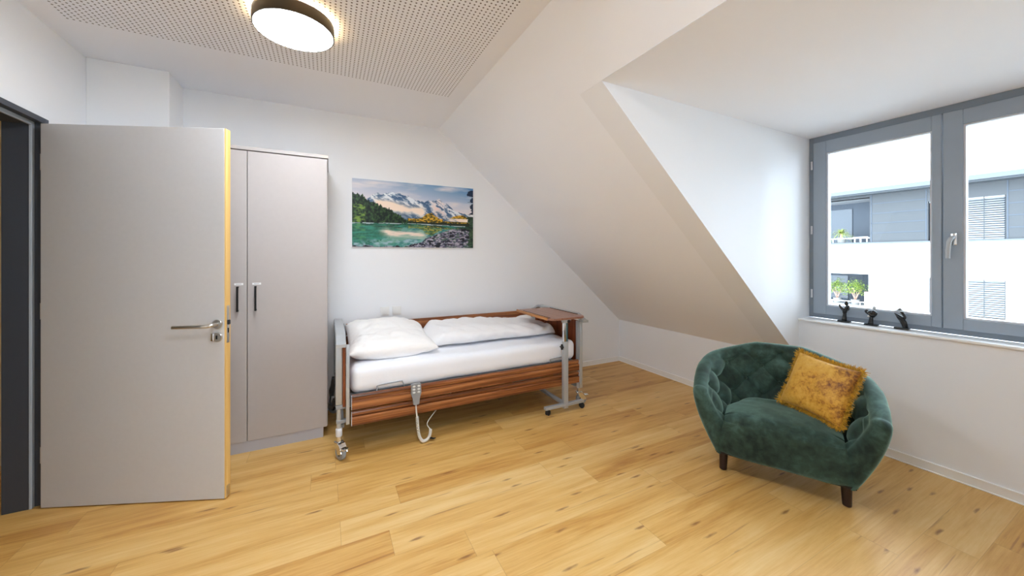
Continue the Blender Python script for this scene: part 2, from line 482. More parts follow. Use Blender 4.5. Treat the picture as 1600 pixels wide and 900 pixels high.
b = BM(); lathe(b, [(0, 0), (.026, 0), (.027, .002), (.027, .008), (.025, .010), (0, .010)], frame_m((hx, 0, hz), (0, -1, 0)))
hd = obj('handle_rosette', b, M['steel'], door, 40, True)
b = BM()
tube(b, [(hx, -.008, hz), (hx, -.04, hz), (hx - .006, -.050, hz - .002), (hx - .02, -.055, hz - .004), (hx - .06, -.056, hz - .006), (hx - .20, -.056, hz - .008)], .0098, 14)
obj('lever', b, M['steel'], hd, 60, True)
b = BM(); lathe(b, [(0, 0), (.026, 0), (.027, .002), (.027, .008), (.025, .010), (0, .010)], frame_m((hx, 0, .937), (0, -1, 0)))
ks_ = obj('key_rosette', b, M['steel'], door, 40, True)
b = BM(); box(b, hx - .030, hx - .012, -.014, -.001, .915, .959, .003); obj('thumb_turn', b, M['chrome'], ks_, 40, True)
b = BM(); cbox(b, (hx, -.0108, .937), (.009, .002, .022), .0009); obj('key_slot', b, M['black'], ks_, local=True)
for z in (.25, 1.05, 1.88):
    b = BM(); tube(b, [(-.004, .012, z), (-.004, .012, z + .09)], .008, 12); obj('hinge', b, M['steel'], door, 40, True)

# ------------------------------------------------------------------ window
win = thing('window_1', 'grey framed dormer window with tall casement sashes', 'window', (XW, .5, .887), kind='structure')
WY0, WY1, WZ0, WZ1 = DB + .002, DT - .002, .888, DZ - .002
b = BM()
fx0, fx1 = XW, XW + .075
box(b, fx0, fx1, WY1 - .032, WY1, WZ0, WZ1, .002, 1); box(b, fx0, fx1, WY0, WY0 + .032, WZ0, WZ1, .002, 1)
box(b, fx0, fx1, WY0 + .032, WY1 - .032, WZ1 - .048, WZ1, .002, 1); box(b, fx0, fx1, WY0 + .032, WY1 - .032, WZ0, WZ0 + .036, .002, 1)
obj('outer_frame', b, M['winframed'], win)
def sash(y0, y1, wl, wr, handle=None, hinges=False):
    z0, z1 = .922, 2.353
    zt, zb = .098, .072
    x0, x1 = XW - .006, XW + .062
    b = BM(); gy0, gy1, gz0, gz1 = y0 + wr, y1 - wl, z0 + zb, z1 - zt
    box(b, x0, x1, gy1, y1, z0, z1, .003, 1); box(b, x0, x1, y0, gy0, z0, z1, .003, 1)
    box(b, x0, x1, gy0, gy1, z0, gz0, .003, 1); box(b, x0, x1, gy0, gy1, gz1, z1, .003, 1)
    s = obj('sash', b, M['winframe'], win)
    b = BM(); q = .010
    X0, X1 = XW + .006, XW + .05
    box(b, X0, X1, gy1 - q, gy1, gz0, gz1); box(b, X0, X1, gy0, gy0 + q, gz0, gz1)
    box(b, X0, X1, gy0 + q, gy1 - q, gz0, gz0 + q); box(b, X0, X1, gy0 + q, gy1 - q, gz1 - q, gz1)
    obj('glazing_bead', b, M['bead'], s)
    b = BM(); box(b, XW + .030, XW + .034, gy0 + q * .5, gy1 - q * .5, gz0 + q * .5, gz1 - q * .5); obj('pane', b, M['glass'], s)
    if handle:
        hy, hzz = handle
        b = BM(); box(b, x0 - .012, x0, hy - .016, hy + .016, hzz - .04, hzz + .04, .005, 3); h = obj('handle_plate', b, M['chrome'], s, 40)
        b = BM()
        tube(b, [(x0 - .010, hy, hzz + .012), (x0 - .032, hy, hzz + .012), (x0 - .043, hy + .004, hzz + .006), (x0 - .045, hy + .012, hzz - .02), (x0 - .046, hy + .016, hzz - .07), (x0 - .044, hy + .017, hzz - .125)], [.011, .011, .012, .0115, .0115, .0105], 14)
        obj('handle', b, M['silver'], h, 60)
    if hinges:
        for a in (1.053, 1.587, 2.131):
            b = BM(); tube(b, [(x0 - .006, y1 + .008, a), (x0 - .006, y1 + .008, a + .07)], .0065, 12); obj('hinge', b, M['bead'], s, 40)
sash(.8625, 1.582, .088, .045, None, True)
sash(.1365, .8565, .086, .045, (.808, 1.512))
sash(-.588, .1305, .088, .086)  # third sash, out of view, added to let in more daylight
# added gable window behind the viewpoint, unseen, brings cool fill light
fill_win = thing('fill_window', 'added grey framed gable window opposite the bed, for fill light', 'window', ((GX0 + GX1) / 2, YF - .1, GZ0), kind='structure')
for xa, xb, za, zb in ((GX0, GX0 + .09, GZ0, GZ1), (GX1 - .09, GX1, GZ0, GZ1), (GX0 + .09, GX1 - .09, GZ0, GZ0 + .09), (GX0 + .09, GX1 - .09, GZ1 - .09, GZ1), ((GX0 + GX1) / 2 - .06, (GX0 + GX1) / 2 + .06, GZ0 + .09, GZ1 - .09)):
    b = BM(); box(b, xa, xb, YF - .15, YF - .08, za, zb, .003, 1); obj('frame_bar', b, M['winframe'], fill_win)
b = BM(); box(b, GX0 + .08, GX1 - .08, YF - .12, YF - .116, GZ0 + .08, GZ1 - .08); obj('pane', b, M['glass'], fill_win)
b = BM(); box(b, XR - .018, XW, DB + .001, DT - .002, .868, .887, .006, 3)
sill = struct('trim_2', b, M['sill'], 'white window sill board carrying three dark figurines', 'window sill', smooth=40)

# ------------------------------------------------------------------ wardrobe
WX0, WX1, WYF = -1.0, .004, 3.169
w = thing('wardrobe', 'tall pale two-door wardrobe between the door and the bed', 'wardrobe', ((WX0 + WX1) / 2, 3.43, 0))
b = BM(); box(b, WX0, WX0 + .019, WYF + .02, YB - .004, .08, 2.160); box(b, WX1 - .022, WX1 - .003, WYF + .02, YB - .004, .08, 2.160)
box(b, WX0 + .019, WX1 - .022, YB - .012, YB - .004, .08, 2.160); box(b, WX0 + .019, WX1 - .022, WYF + .02, YB - .012, .08, .10)
obj('body', b, M['ward'], w)
b = BM(); box(b, WX0, WX1 + .001, WYF - .002, YB - .004, 2.161, 2.186, .0015, 1); obj('top_panel', b, M['ward'], w)
b = BM(); box(b, WX0 + .005, -.030, WYF + .004, YB - .02, 0, .078); obj('plinth', b, M['plinth'], w)
for x0, x1, hxx in ((WX0, -.5145, -.565), (-.5105, -.003, -.460)):
    b = BM(); box(b, x0, x1, WYF, WYF + .019, .078, 2.154, .0012, 1); d = obj('door', b, M['ward'], w)
    b = BM(); box(b, hxx - .006, hxx + .006, WYF - .032, WYF - .022, 1.010, 1.188, .002)
    for z in (1.016, 1.182): box(b, hxx - .005, hxx + .005, WYF - .024, WYF, z - .005, z + .005)
    hh = obj('handle', b, M['black'], d); hh['label'] = 'black bar handle'
    b = BM(); cx = hxx + .004
    box(b, cx - .026, cx + .026, WYF - .0012, WYF, 1.196, 1.210); lp = obj('label_strip', b, M['label'], d)
    b = BM(); box(b, cx - .016, cx + .016, WYF - .0016, WYF - .0012, 1.2015, 1.2045); obj('label_line', b, M['labelink'], lp)
b = BM(); box(b, WX1 - .002, WX1 + .001, WYF + .002, WYF + .02, 2.06, 2.160); obj('side_strip', b, M['darkstrip'], w)  # thin dark strip at the upper right edge

# ------------------------------------------------------------------ ceiling lamps
def lamp(cx, cy, lab):
    t = thing('ceiling_lamp', lab, 'lamp', (cx, cy, ZC - .088))
    R = .197; z0, z1 = ZC - .082, ZC - .016
    b = BM(); m = Matrix.Translation((cx, cy, 0))
    lathe(b, [(R, z0), (R, z1), (R - .006, z1 + .001), (R - .006, z0)], m, 72)
    b.faces.ensure_lookup_table()
    for f in [f for f in b.faces if len(f.verts) > 4]: b.faces.remove(f)
    lo = [e for e in b.edges if e.is_boundary]
    bmesh.ops.bridge_loops(b, edges=lo)
    obj('housing', b, M['lampbody'], t, 40)
    b = BM(); lathe(b, [(0, z0 - .006), (R - .05, z0 - .006), (R - .02, z0 - .004), (R - .007, z0), (R - .007, z0 + .02), (0, z0 + .02)], m, 72)
    obj('diffuser', b, M['lamp'], t, 40)
    b = BM(); lathe(b, [(0, z1 - .02), (R - .04, z1 - .02), (R - .04, z1 - .006), (0, z1 - .006)], m, 48); obj('halo_light', b, M['lamptop'], t, 40)
    b = BM(); lathe(b, [(0, z1 - .006), (.10, z1 - .006), (.10, ZC - .002), (0, ZC - .002)], m, 32); obj('mount', b, M['plastic'], t, 40)
lamp(-.162, 2.335, 'round dark bronze ceiling lamp glowing on the perforated ceiling')
lamp(.30, .70, 'round bronze ceiling lamp above and behind the viewpoint')

# ------------------------------------------------------------------ picture (generic lake landscape)
def landscape(W, H, nu, nv):
    """colour for u,v in 0..1 (v up) : sky, snowy ridge, cloud bank, firs, lake, stony shore"""
    N = lambda x, y, s=1.0, o=4: noise.fractal(Vector((x * s, y * s, 3.7)), 1.0, 2.0, o)
    mixc = lambda a, b, t: tuple(p + (q - p) * max(0, min(1, t)) for p, q in zip(a, b))
    ridge_pts = [(0, .66), (.1, .70), (.16, .80), (.22, .79), (.30, .84), (.36, .82), (.43, .79), (.5, .73), (.55, .71), (.60, .75), (.64, .74), (.69, .78), (.73, .72), (.78, .69), (.83, .60), (.9, .57), (1, .55)]
    def pl(pts, x):
        for (a, ya), (c, yc) in zip(pts, pts[1:]):
            if x <= c: return ya + (yc - ya) * (x - a) / (c - a)
        return pts[-1][1]
    def col(u, v):
        wl = .355 + .02 * (1 - abs(2 * u - 1))          # water line
        ref = v < wl
        sv = v
        if ref: sv = wl + (wl - v) * 1.02
        jit = N(u * 30, v * 8) * .012 if ref else 0
        uu = u + jit
        rd = pl(ridge_pts, uu) + N(uu, 0, 34, 3) * .022
        sky = mixc((236, 224, 226), (92, 142, 190), (sv - .55) / .45 * (.35 + .75 * uu))
        sky = mixc(sky, (238, 228, 226), max(0, N(uu * 2, sv * 5, 2.2)) * .8)
        c = sky
        if sv < rd:
            s = N(uu + sv * .6, sv * .5, 26, 5) + .5 * N(uu + sv, sv, 80, 3)
            snow = mixc((70, 100, 136), (226, 232, 238), .5 + 2.2 * s)
            c = mixc(snow, (52, 80, 110), (rd - sv - .12) * 3)
            pk = max(0, 1 - abs(uu - .68) / .14)
            c = mixc(c, (240, 206, 196), pk * max(0, s + .2) * .9)
        # cloud bank
        cb = math.exp(-((sv - (.645 - .22 * (uu - .15))) / .075) ** 2) * sm((uu - .12) / .1) * sm((.6 - uu) / .08)
        cb = max(cb, math.exp(-((sv - .455) / .045) ** 2) * sm((uu - .72) / .1))
        c = mixc(c, (246, 226, 208), cb * (1.25 + 1.3 * N(uu, sv, 9)))
        # far golden forest
        gf = .45 + .10 * math.exp(-((uu - .61) / .06) ** 2) + .09 * math.exp(-((uu - .88) / .1) ** 2) + .01 * N(uu, 0, 60)
        if uu > .42 and sv < gf and not (uu > .72 and .43 < sv < .48):
            g = N(uu, sv, 46, 3)
            c = mixc((64, 60, 24), (214, 166, 48), .45 + 1.5 * g + (sv - .42) * 3)
            if sv < .405 + .012 * N(uu, 1, 70): c = (36, 46, 34)
        # dark firs, left
        fl = .80 - .86 * uu - .30 * max(0, uu - .3) + .045 * abs(N(uu, 5, 60, 2)) + .02 * N(uu, 2, 20)
        if uu < .47 and sv < fl:
            g = N(uu * 1.6, sv * .7, 40, 3)
            c = mixc((14, 30, 22), (58, 92, 48), .35 + 1.1 * g)
            tr = 1 - max(abs(uu - .055) / .045, abs(sv - .50) / .13) - .35 * N(uu, sv, 20)
            if tr > 0: c = mixc(c, (118, 150, 62), .35 + 1.5 * N(uu, sv, 34))
        if ref:
            c = mixc(c, (38, 120, 104), .42 + .25 * sm((wl - v) * 4) - .2 * sm((u - .3) / .4))
            c = mixc(c, (56, 140, 122), .25 + .8 * N(u * 3, v * 12, 4))
            cr_ = math.exp(-((v - .215 + .16 * (u - .35)) / .055) ** 2) * sm((u - .17) / .12) * sm((.62 - u) / .12)
            c = mixc(c, (232, 212, 196), cr_ * (1.0 + 1.2 * N(u * .7, v * 3, 12)))
            if wl - v < .009 + .012 * N(u, 2, 14): c = (168, 184, 190)
            # light stones under shallow water
            sh = sm((.14 - v + .10 * u) / .12)
            c = mixc(c, (150, 178, 190), sh * (.4 + 1.6 * N(u, v, 24)))
            # stony shore bottom right
            edge = .02 + .30 * sm((u - .36) / .5) + .03 * N(u, v, 14)
            if v < edge:
                g = N(u, v * 1.4, 44, 4); k = N(u + 4, v * 1.6, 20, 3)
                c = mixc((66, 70, 92), (176, 170, 186), .5 + 1.6 * g)
                if k < -.22: c = (30, 32, 40)
                if k > .38: c = mixc(c, (60, 92, 70), .7)
        # leaning pine, right edge
        d = (u - 1.0) + .05 * max(0, .75 + 1.5 * N(u * .5, v, 16, 4)) * (.6 + .5 * sm((v - .56) / .2))
        if v > .56 and d > 0: c = (30, 48, 74)
        if v < .52 and u > .955 + .03 * N(0, v, 16): c = mixc((28, 48, 44), (70, 96, 70), .5 + N(u, v, 40))
        return tuple(max(0, min(255, x)) for x in c)
    return col
px0, px1, pz0, pz1, py = .203, 1.400, 1.490, 2.130, YB - .022
pic = thing('wall_picture', 'unframed mountain lake landscape print on the wall above the bed', 'picture', ((px0 + px1) / 2, YB, pz0))
b = BM(); box(b, px0, px1, py + .0012, YB - .001, pz0, pz1, .001, 1); obj('backing', b, M['plastic'], pic)
nu, nv = 300, 162
colf = landscape(1, 1, nu, nv)
b = BM(); gv = [[b.verts.new((px0 + (px1 - px0) * i / nu, py, pz0 + (pz1 - pz0) * j / nv)) for i in range(nu + 1)] for j in range(nv + 1)]
for j in range(nv):
    for i in range(nu): b.faces.new([gv[j][i], gv[j][i + 1], gv[j + 1][i + 1], gv[j + 1][i]])
t = NT('printed_landscape'); at = t.add('ShaderNodeAttribute', attribute_name='print'); t.link(at.outputs['Color'], t.p.inputs['Base Color'])
t.p.inputs['Roughness'].default_value = .35; t.p.inputs['Specular IOR Level'].default_value = .3
pr = obj('print', b, t.m, pic)
ca = pr.data.color_attributes.new('print', 'FLOAT_COLOR', 'POINT')
buf = []
for v in pr.data.vertices:
    u_ = (v.co.x + (px1 - px0) / 2) / (px1 - px0); v_ = v.co.z / (pz1 - pz0)
    buf += [*lin(colf(u_, v_)), 1]
ca.data.foreach_set('color', buf)

# ------------------------------------------------------------------ switches on the back wall
for i, (x0, x1, lab) in enumerate(((.453, .536, 'white square switch plate on the wall above the pillow, wholly visible'), (.566, .649, 'white switch plate on the wall half hidden behind the pillow'))):
    t = thing('wall_switch', lab, 'switch', ((x0 + x1) / 2, YB, .825))
    b = BM(); box(b, x0, x1, YB - .010, YB - .0005, .825, .908, .003); obj('plate', b, M['plastic'], t, 40)
    b = BM()
    box(b, x0 + .010, x1 - .010, YB - .014, YB - .010, .835, .898, .002); obj('rocker', b, M['plastic'], t, 40)

# ------------------------------------------------------------------ care bed
bed = thing('care_bed', 'adjustable care bed with walnut side rails and grey metal ends', 'bed', (1.1, 3.2, 0))
BYF, BYB = 2.712, 3.665
def end_cap(xa, xb, nm):
    b = BM(); rings = []
    n = 36
    for i in range(n + 1):
        y = BYF + (BYB - BYF) * i / n; e = min(y - BYF, BYB - y)
        z = .803 + .052 * sm(e / .15)
        rings.append([b.verts.new(p) for p in ((xa, y, z - .022), (xa, y, z - .004), (xa + .004, y, z), (xb - .004, y, z), (xb, y, z - .004), (xb, y, z - .022))])
    for a, c in zip(rings, rings[1:]):
        for k in range(6): b.faces.new([a[k], a[(k + 1) % 6], c[(k + 1) % 6], c[k]])
    b.faces.new(rings[0]); b.faces.new(rings[-1][::-1])
    return obj(nm, b, M['silver'], bed, 30)
end_cap(.050, .113, 'head_rail'); end_cap(2.118, 2.182, 'foot_rail')
for x0, x1, nm in ((.093, .111, 'headboard'), (2.118, 2.136, 'footboard')):
    b = BM(); box(b, x0, x1, 2.755, 3.61, .36, .79, .003); obj(nm, b, M['walnutd'], bed)
def caster(x, y, ang):
    m = Matrix.Translation((x, y, 0)) @ Matrix.Rotation(ang, 4, 'Z')
    b = BM(); lathe(b, [(.012, .098), (.018, .100), (.018, .13), (.016, .165), (0, .165)], m, 16)
    c = obj('caster', b, M['chrome'], bed, 40)
    b = BM(); off = .022
    b2 = BM()
    prof = [(-.02, .10), (-.025, .118), (.02, .120), (.05, .095), (.066, .06), (.058, .05), (.022, .04), (.006, .075)]
    for s in (-.024, .019): prism(b2, prof, 'y', s, s + .005)
    box(b2, -.024, .02, -.024, .024, .110, .121, .003); prism(b2, [(.03, .108), (.062, .07), (.066, .075), (.036, .113)], 'y', -.024, .024)
    merge(b, b2, m); obj('fork', b, M['chrome'], c, 35)
    b = BM(); wm = m @ frame_m((off, -.016, .05), (0, 1, 0))
    lathe(b, [(.026, 0), (.044, .001), (.049, .006), (.050, .016), (.049, .026), (.044, .031), (.026, .032)], wm, 28); obj('tyre', b, M['silverd'], c, 40)
    b = BM(); lathe(b, [(0, -.003), (.014, -.003), (.026, .002), (.026, .030), (.014, .035), (0, .035)], wm, 20); obj('wheel_hub', b, M['blackrub'], c, 40)
    b = BM(); b2 = BM(); box(b2, .045, .09, -.02, .02, .082, .092, .003); merge(b, b2, m); obj('brake_pedal', b, M['chrome'], c, 40)
for x, sx in ((.070, 1), (2.125, -1)):
    for y in (2.785, 3.60):
        b = BM(); box(b, x - .021, x + .021, y - .02, y + .02, .375, .83 if .9 < y < 3 and False else .79, .004)
        p = obj('post', b, M['silver'], bed, 40)
        b = BM(); lathe(b, [(.0, .2), (.0155, .2), (.0155, .38), (0, .38)], Matrix.Translation((x, y, 0)), 18); obj('lower_tube', b, M['silver'], p, 40)
        b = BM(); lathe(b, [(0, .155), (.019, .155), (.021, .16), (.021, .205), (.018, .21), (0, .21)], Matrix.Translation((x, y, 0)), 18); obj('sleeve', b, M['bead'], p, 40)
        for z0_, z1_, hw_ in ((.345, .374, .020), (.245, .268, .017)):
            b = BM(); box(b, min(x - hw_, x + sx * .055), max(x + hw_, x + sx * .055), y - hw_, y + hw_, z0_, z1_, .003); obj('bracket', b, M['silverd'], p, 40)
caster(.070, 2.785, math.radians(-62)); caster(.070, 3.60, math.radians(150)); caster(2.125, 2.785, math.radians(-20)); caster(2.125, 3.60, math.radians(20))
# guide bars that carry the rails
for x in (.124, 2.122):
    for y, z0, z1 in ((2.750, .240, .790), (3.635, .240, .790)):
        b = BM(); s = .0115 if x < 1 else .016
        box(b, x - s, x + s, y - .008, y + .010, z0 if x < 1 else .165, z1, .003); obj('guide_bar', b, M['silver'], bed, 40)
# rails: two boards each side, moulded profile
def rail(x0, x1, yf, sgn, z0, h):
    # profile in (depth, z); sgn -1 faces the room
    pr_ = [(.004, 0), (0, .04 * h), (0, .55 * h), (.002, .59 * h), (.008, .62 * h), (.018, .63 * h), (.018, .68 * h), (.009, .70 * h), (.007, .74 * h), (.007, .88 * h), (.011, .95 * h), (.018, h), (.028, h), (.030, .97 * h), (.030, 0)]
    b = BM(); prism(b, [(yf - d if sgn > 0 else yf + d, z0 + z) for d, z in pr_], 'x', x0, x1)
    r_ = obj('side_rail', b, M['walnut'], bed, 25)
    for xa, xb in ((x0 - .003, x0), (x1, x1 + .003)):
        b = BM(); box(b, xa, xb, min(yf, yf - sgn * .028), max(yf, yf - sgn * .028), z0 + .002, z0 + h - .003); obj('end_cap', b, M['bead'], r_)
rail(.150, 2.098, 2.740, -1, .334, .099); rail(.150, 2.098, 2.740, -1, .222, .099)
rail(.150, 2.098, 3.645, 1, .684, .102); rail(.150, 2.098, 3.645, 1, .574, .101)
# chassis
b = BM()
for y in (2.82, 3.55): box(b, .10, 2.10, y - .02, y + .02, .34, .38, .004)
for x in (.30, 1.0, 1.9): box(b, x - .02, x + .02, 2.82, 3.53, .34, .38, .004)
box(b, .14, 2.08, 2.79, 3.60, .36, .42, .004)
obj('bed_frame', b, M['silverd'], bed)
b = BM(); box(b, 2.092, 2.112, 2.80, 3.58, .165, .195, .004); obj('cross_bar', b, M['silverd'], bed); b = BM(); box(b, .085, .105, 2.80, 3.58, .2, .225, .003); obj('cross_bar', b, M['silverd'], bed)
b = BM(); box(b, .95, 1.25, 3.05, 3.25, .19, .34, .02, 3); tube(b, [(1.25, 3.15, .27), (1.7, 3.15, .33)], .02, 14); obj('motor', b, M['black'], bed, 40)
# wire mattress holders at the front edge
for xc in (.42, 1.90):
    b = BM(); y = 2.776
    tube(b, catmull([(xc - .10, y, .40), (xc - .10, y, .455), (xc - .085, y, .468), (xc + .06, y, .474), (xc + .075, y, .470), (xc + .085, y, .45), (xc + .10, y + .01, .40)], 5), .0045, 8)
    obj('mattress_bracket', b, M['silverd'], bed, True)
# black mains plug holder hooked on the head end
b = BM(); prism(b, [(.032, .40), (.050, .40), (.050, .30), (.046, .26), (.013, .26), (.011, .29), (.022, .33)], 'y', 3.30, 3.37)
tube(b, catmull([(.026, 3.33, .27), (.018, 3.30, .22), (.028, 3.27, .2), (.045, 3.28, .25)], 6), .006, 8)
obj('power_plug', b, M['blackrub'], bed, 40)

# mattress
def soft_block(x0, x1, y0, y1, z0, z1, r, nx_, ny_, nz_, wob=0, seed=0):
    """rounded block from a subdivided box"""
    b = BM(); cx, cy_, cz = (x0 + x1) / 2, (y0 + y1) / 2, (z0 + z1) / 2
    hx_, hy_, hz_ = (x1 - x0) / 2, (y1 - y0) / 2, (z1 - z0) / 2
    V = {}
    def vert(i, j, k):
        key = (i, j, k)
        if key not in V:
            def c(i, n, h):
                # denser near ends
                s = -1 + 2 * i / n; return h * (math.sin(s * PI / 2) * .55 + s * .45)
            p = Vector((c(i, nx_, hx_), c(j, ny_, hy_), c(k, nz_, hz_)))
            q = Vector((max(-hx_ + r, min(hx_ - r, p.x)), max(-hy_ + r, min(hy_ - r, p.y)), max(-hz_ + r, min(hz_ - r, p.z))))
            d = p - q
            if d.length > 1e-9: p = q + d.normalized() * min(r, r if d.length > 1e-9 else 0) if (abs(d.x) > 1e-9) + (abs(d.y) > 1e-9) + (abs(d.z) > 1e-9) > 1 else p
            if wob:
                p = p + Vector((0, 0, 1)) * wob * noise.fractal(Vector((p.x * 3 + seed, p.y * 5, p.z * 5)), 1, 2, 3) + Vector((0, 1, 0)) * wob * .6 * noise.fractal(Vector((p.x * 3, p.y * 4, p.z * 6 + seed)), 1, 2, 3)
            V[key] = b.verts.new(p + Vector((cx, cy_, cz)))
        return V[key]
    def q(*ks): b.faces.new([vert(*k) for k in ks])
    for i in range(nx_):
        for j in range(ny_):
            q((i, j, 0), (i, j + 1, 0), (i + 1, j + 1, 0), (i + 1, j, 0)); q((i, j, nz_), (i + 1, j, nz_), (i + 1, j + 1, nz_), (i, j + 1, nz_))
    for i in range(nx_):
        for k in range(nz_):
            q((i, 0, k), (i + 1, 0, k), (i + 1, 0, k + 1), (i, 0, k + 1)); q((i, ny_, k), (i, ny_, k + 1), (i + 1, ny_, k + 1), (i + 1, ny_, k))
    for j in range(ny_):
        for k in range(nz_):
            q((0, j, k), (0, j, k + 1), (0, j + 1, k + 1), (0, j + 1, k)); q((nx_, j, k), (nx_, j + 1, k), (nx_, j + 1, k + 1), (nx_, j, k + 1))
    return b
b = soft_block(.142, 2.092, 2.782, 3.605, .422, .612, .055, 60, 30, 10, .005)
tag(obj('mattress', b, M['sheet'], None, True), 'mattress in a smooth white fitted sheet on the care bed', 'mattress')

# pillow: inflated cushion, plumped up against the head end
def cushion_bm(w_, h_, th, n=40, pinch=.10, wr=.006, seed=0, pw=.55, square=2.6):
    b = BM(); V = {}
    for side in (1, -1):
        for i in range(n + 1):
            for j in range(n + 1):
                u, v = -1 + 2 * i / n, -1 + 2 * j / n
                edge_ = i in (0, n) or j in (0, n)
                if edge_ and side == -1: V[(side, i, j)] = V[(1, i, j)]; continue
                x = u * (1 - pinch * (1 - v * v) * abs(u) ** 3); y = v * (1 - pinch * (1 - u * u) * abs(v) ** 3)
                t_ = max(0, (1 - abs(u) ** square) * (1 - abs(v) ** square)) ** pw
                z = side * th * t_
                wv = noise.fractal(Vector((u * 2.2 + seed, v * 2.2, side * 3.1)), 1, 2, 4) * wr * 1.6 * (t_ + .15)
                corner = sm((abs(u) * abs(v) - .25) / .5)
                wv += math.sin((u * v) * 26 + (u - v) * 6) * wr * .5 * corner * (1 - (max(abs(u), abs(v))) ** 6)
                V[(side, i, j)] = b.verts.new((x * w_ / 2, y * h_ / 2, z + wv))
    for side in (1, -1):
        for i in range(n):
            for j in range(n):
                k = [V[(side, i, j)], V[(side, i + 1, j)], V[(side, i + 1, j + 1)], V[(side, i, j + 1)]]
                if side < 0: k = k[::-1]
                b.faces.new(k)
    return b
pb = cushion_bm(.67, .72, .115, 56, .05, .012, 2, .5, 2.2)
for v in pb.verts:   # heavier on the mattress, plump at the back / head end
    x, y, z = v.co
    zz = max(z, -.055) if z < 0 else z
    lift = .09 * sm((y + .10) / .40) * (1 - .25 * sm((x - .1) / .25)) + .015 * sm((-x) / .3)
    v.co.z = zz * (1.05) + lift * (1 if z > -.05 else .6)
pm = Matrix.Translation((.468, 3.235, .668))
bmesh.ops.transform(pb, matrix=pm, verts=pb.verts[:])
tag(obj('pillow', pb, M['pillow'], None, True), 'plump white pillow at the head end of the bed', 'pillow')

# duvet: folded lengthwise into a soft long roll on the mattress
def duvet():
    b = BM(); nx_, nr = 90, 40; rings = []
    for i in range(nx_ + 1):
        s = i / nx_; x = .775 + (2.045 - .775) * s
        e = min(1, min(s / .09, (1 - s) / .07)); e = max(.04, e) ** .5
        yc = 3.30; hw = .285 * (.75 + .25 * e); hh = (.064 + .012 * math.sin(s * 5 + .6) + .012 * s) * e
        zb = .613
        ring = []
        for k in range(nr):
            a = 2 * PI * k / nr; ca_, sa_ = math.cos(a), math.sin(a)
            y = hw * math.copysign(abs(ca_) ** .62, ca_); z = hh * math.copysign(abs(sa_) ** .75, sa_)
            z += .018 * sm((y + .05) / .25) * e          # a little higher on the wall side
            nz = noise.fractal(Vector((x * 4, y * 5, z * 5)), 1, 2, 4)
            wr_ = .016 * nz + .007 * math.sin(x * 38 + y * 22 + 3 * nz)
            z2 = zb + hh + z + (wr_ if sa_ > -.2 else 0); y2 = yc + y + .018 * nz * e
            ring.append(b.verts.new((x + .012 * nz, y2, max(zb - .004, z2))))
        rings.append(ring)
    for a, c in zip(rings, rings[1:]):
        for k in range(nr): b.faces.new([a[k], a[(k + 1) % nr], c[(k + 1) % nr], c[k]])
    b.faces.new(rings[0][::-1]); b.faces.new(rings[-1])
    return b
tag(obj('duvet', duvet(), M['duvet'], None, True), 'white duvet folded lengthwise beside the pillow', 'duvet')

# hand control hanging on the front rail, with its coiled cable
rc = thing('hand_control', 'grey bed hand control hanging on the side rail by its cable', 'remote control', (.585, 2.66, .30))
ry = 2.722
b = BM()
prism(b, [(.549, .452), (.556, .459), (.613, .459), (.620, .452), (.622, .385), (.610, .355), (.607, .308), (.602, .302), (.568, .302), (.563, .308), (.560, .355), (.547, .385)], 'y', ry - .012, ry + .010)
bmesh.ops.bevel(b, geom=[e for e in b.edges], offset=.002, segments=2, affect='EDGES')
box(b, .565, .605, ry + .008, 2.765, .436, .441, .001, 1)
body = obj('keypad', b, M['remote'], rc, 40)
for r in range(3):
    for c in range(2):
        b = BM(); bb = BM(); lathe(bb, [(0, .0035), (.008, .003), (.0105, .001), (.0105, -.001), (0, -.001)], None, 20)
        merge(b, bb, Matrix.Translation((.568 + c * .034, ry - .012, .440 - r * .022)) @ Matrix.Rotation(PI / 2, 4, 'X') @ Matrix.Diagonal((1, .72, 1, 1)))
        obj('button', b, M['button'], body, 50)
b = BM()
tube(b, catmull([(.584, ry, .303), (.586, ry, .26), (.592, ry, .205)], 6), .0055, 8)
# coil
cp = catmull([(.592, 2.722, .210), (.597, 2.722, .14), (.607, 2.722, .07), (.628, 2.726, .024), (.655, 2.73, .015), (.683, 2.735, .03), (.694, 2.735, .062), (.695, 2.735, .09)], 16)
N = 30; coil = []
for i in range(len(cp) - 1):
    for k in range(6):
        t_ = k / 6; p = cp[i].lerp(cp[i + 1], t_); tg = (cp[i + 1] - cp[i]).normalized()
        u = tg.cross(Vector((0, 1, .2))).normalized(); w_ = tg.cross(u)
        a = (i + t_) * 2.2
        coil.append(p + (u * math.cos(a) + w_ * math.sin(a)) * .0075)
tube(b, coil, .0042, 6)
obj('coiled_cable', b, M['cord'], rc, True)
b = BM(); tube(b, catmull([(.695, 2.735, .088), (.672, 2.74, .13), (.70, 2.76, .165), (.80, 2.86, .20), (.93, 2.98, .24), (1.0, 3.05, .25)], 8), .0034, 8)
obj('thin_cable', b, M['cord'], rc, True)
b = BM(); tube(b, [(.69, 2.73, .028), (.715, 2.722, .020), (.735, 2.728, .019)], [.008, .006, .002], 8); obj('cable_clip', b, M['black'], rc, 40)

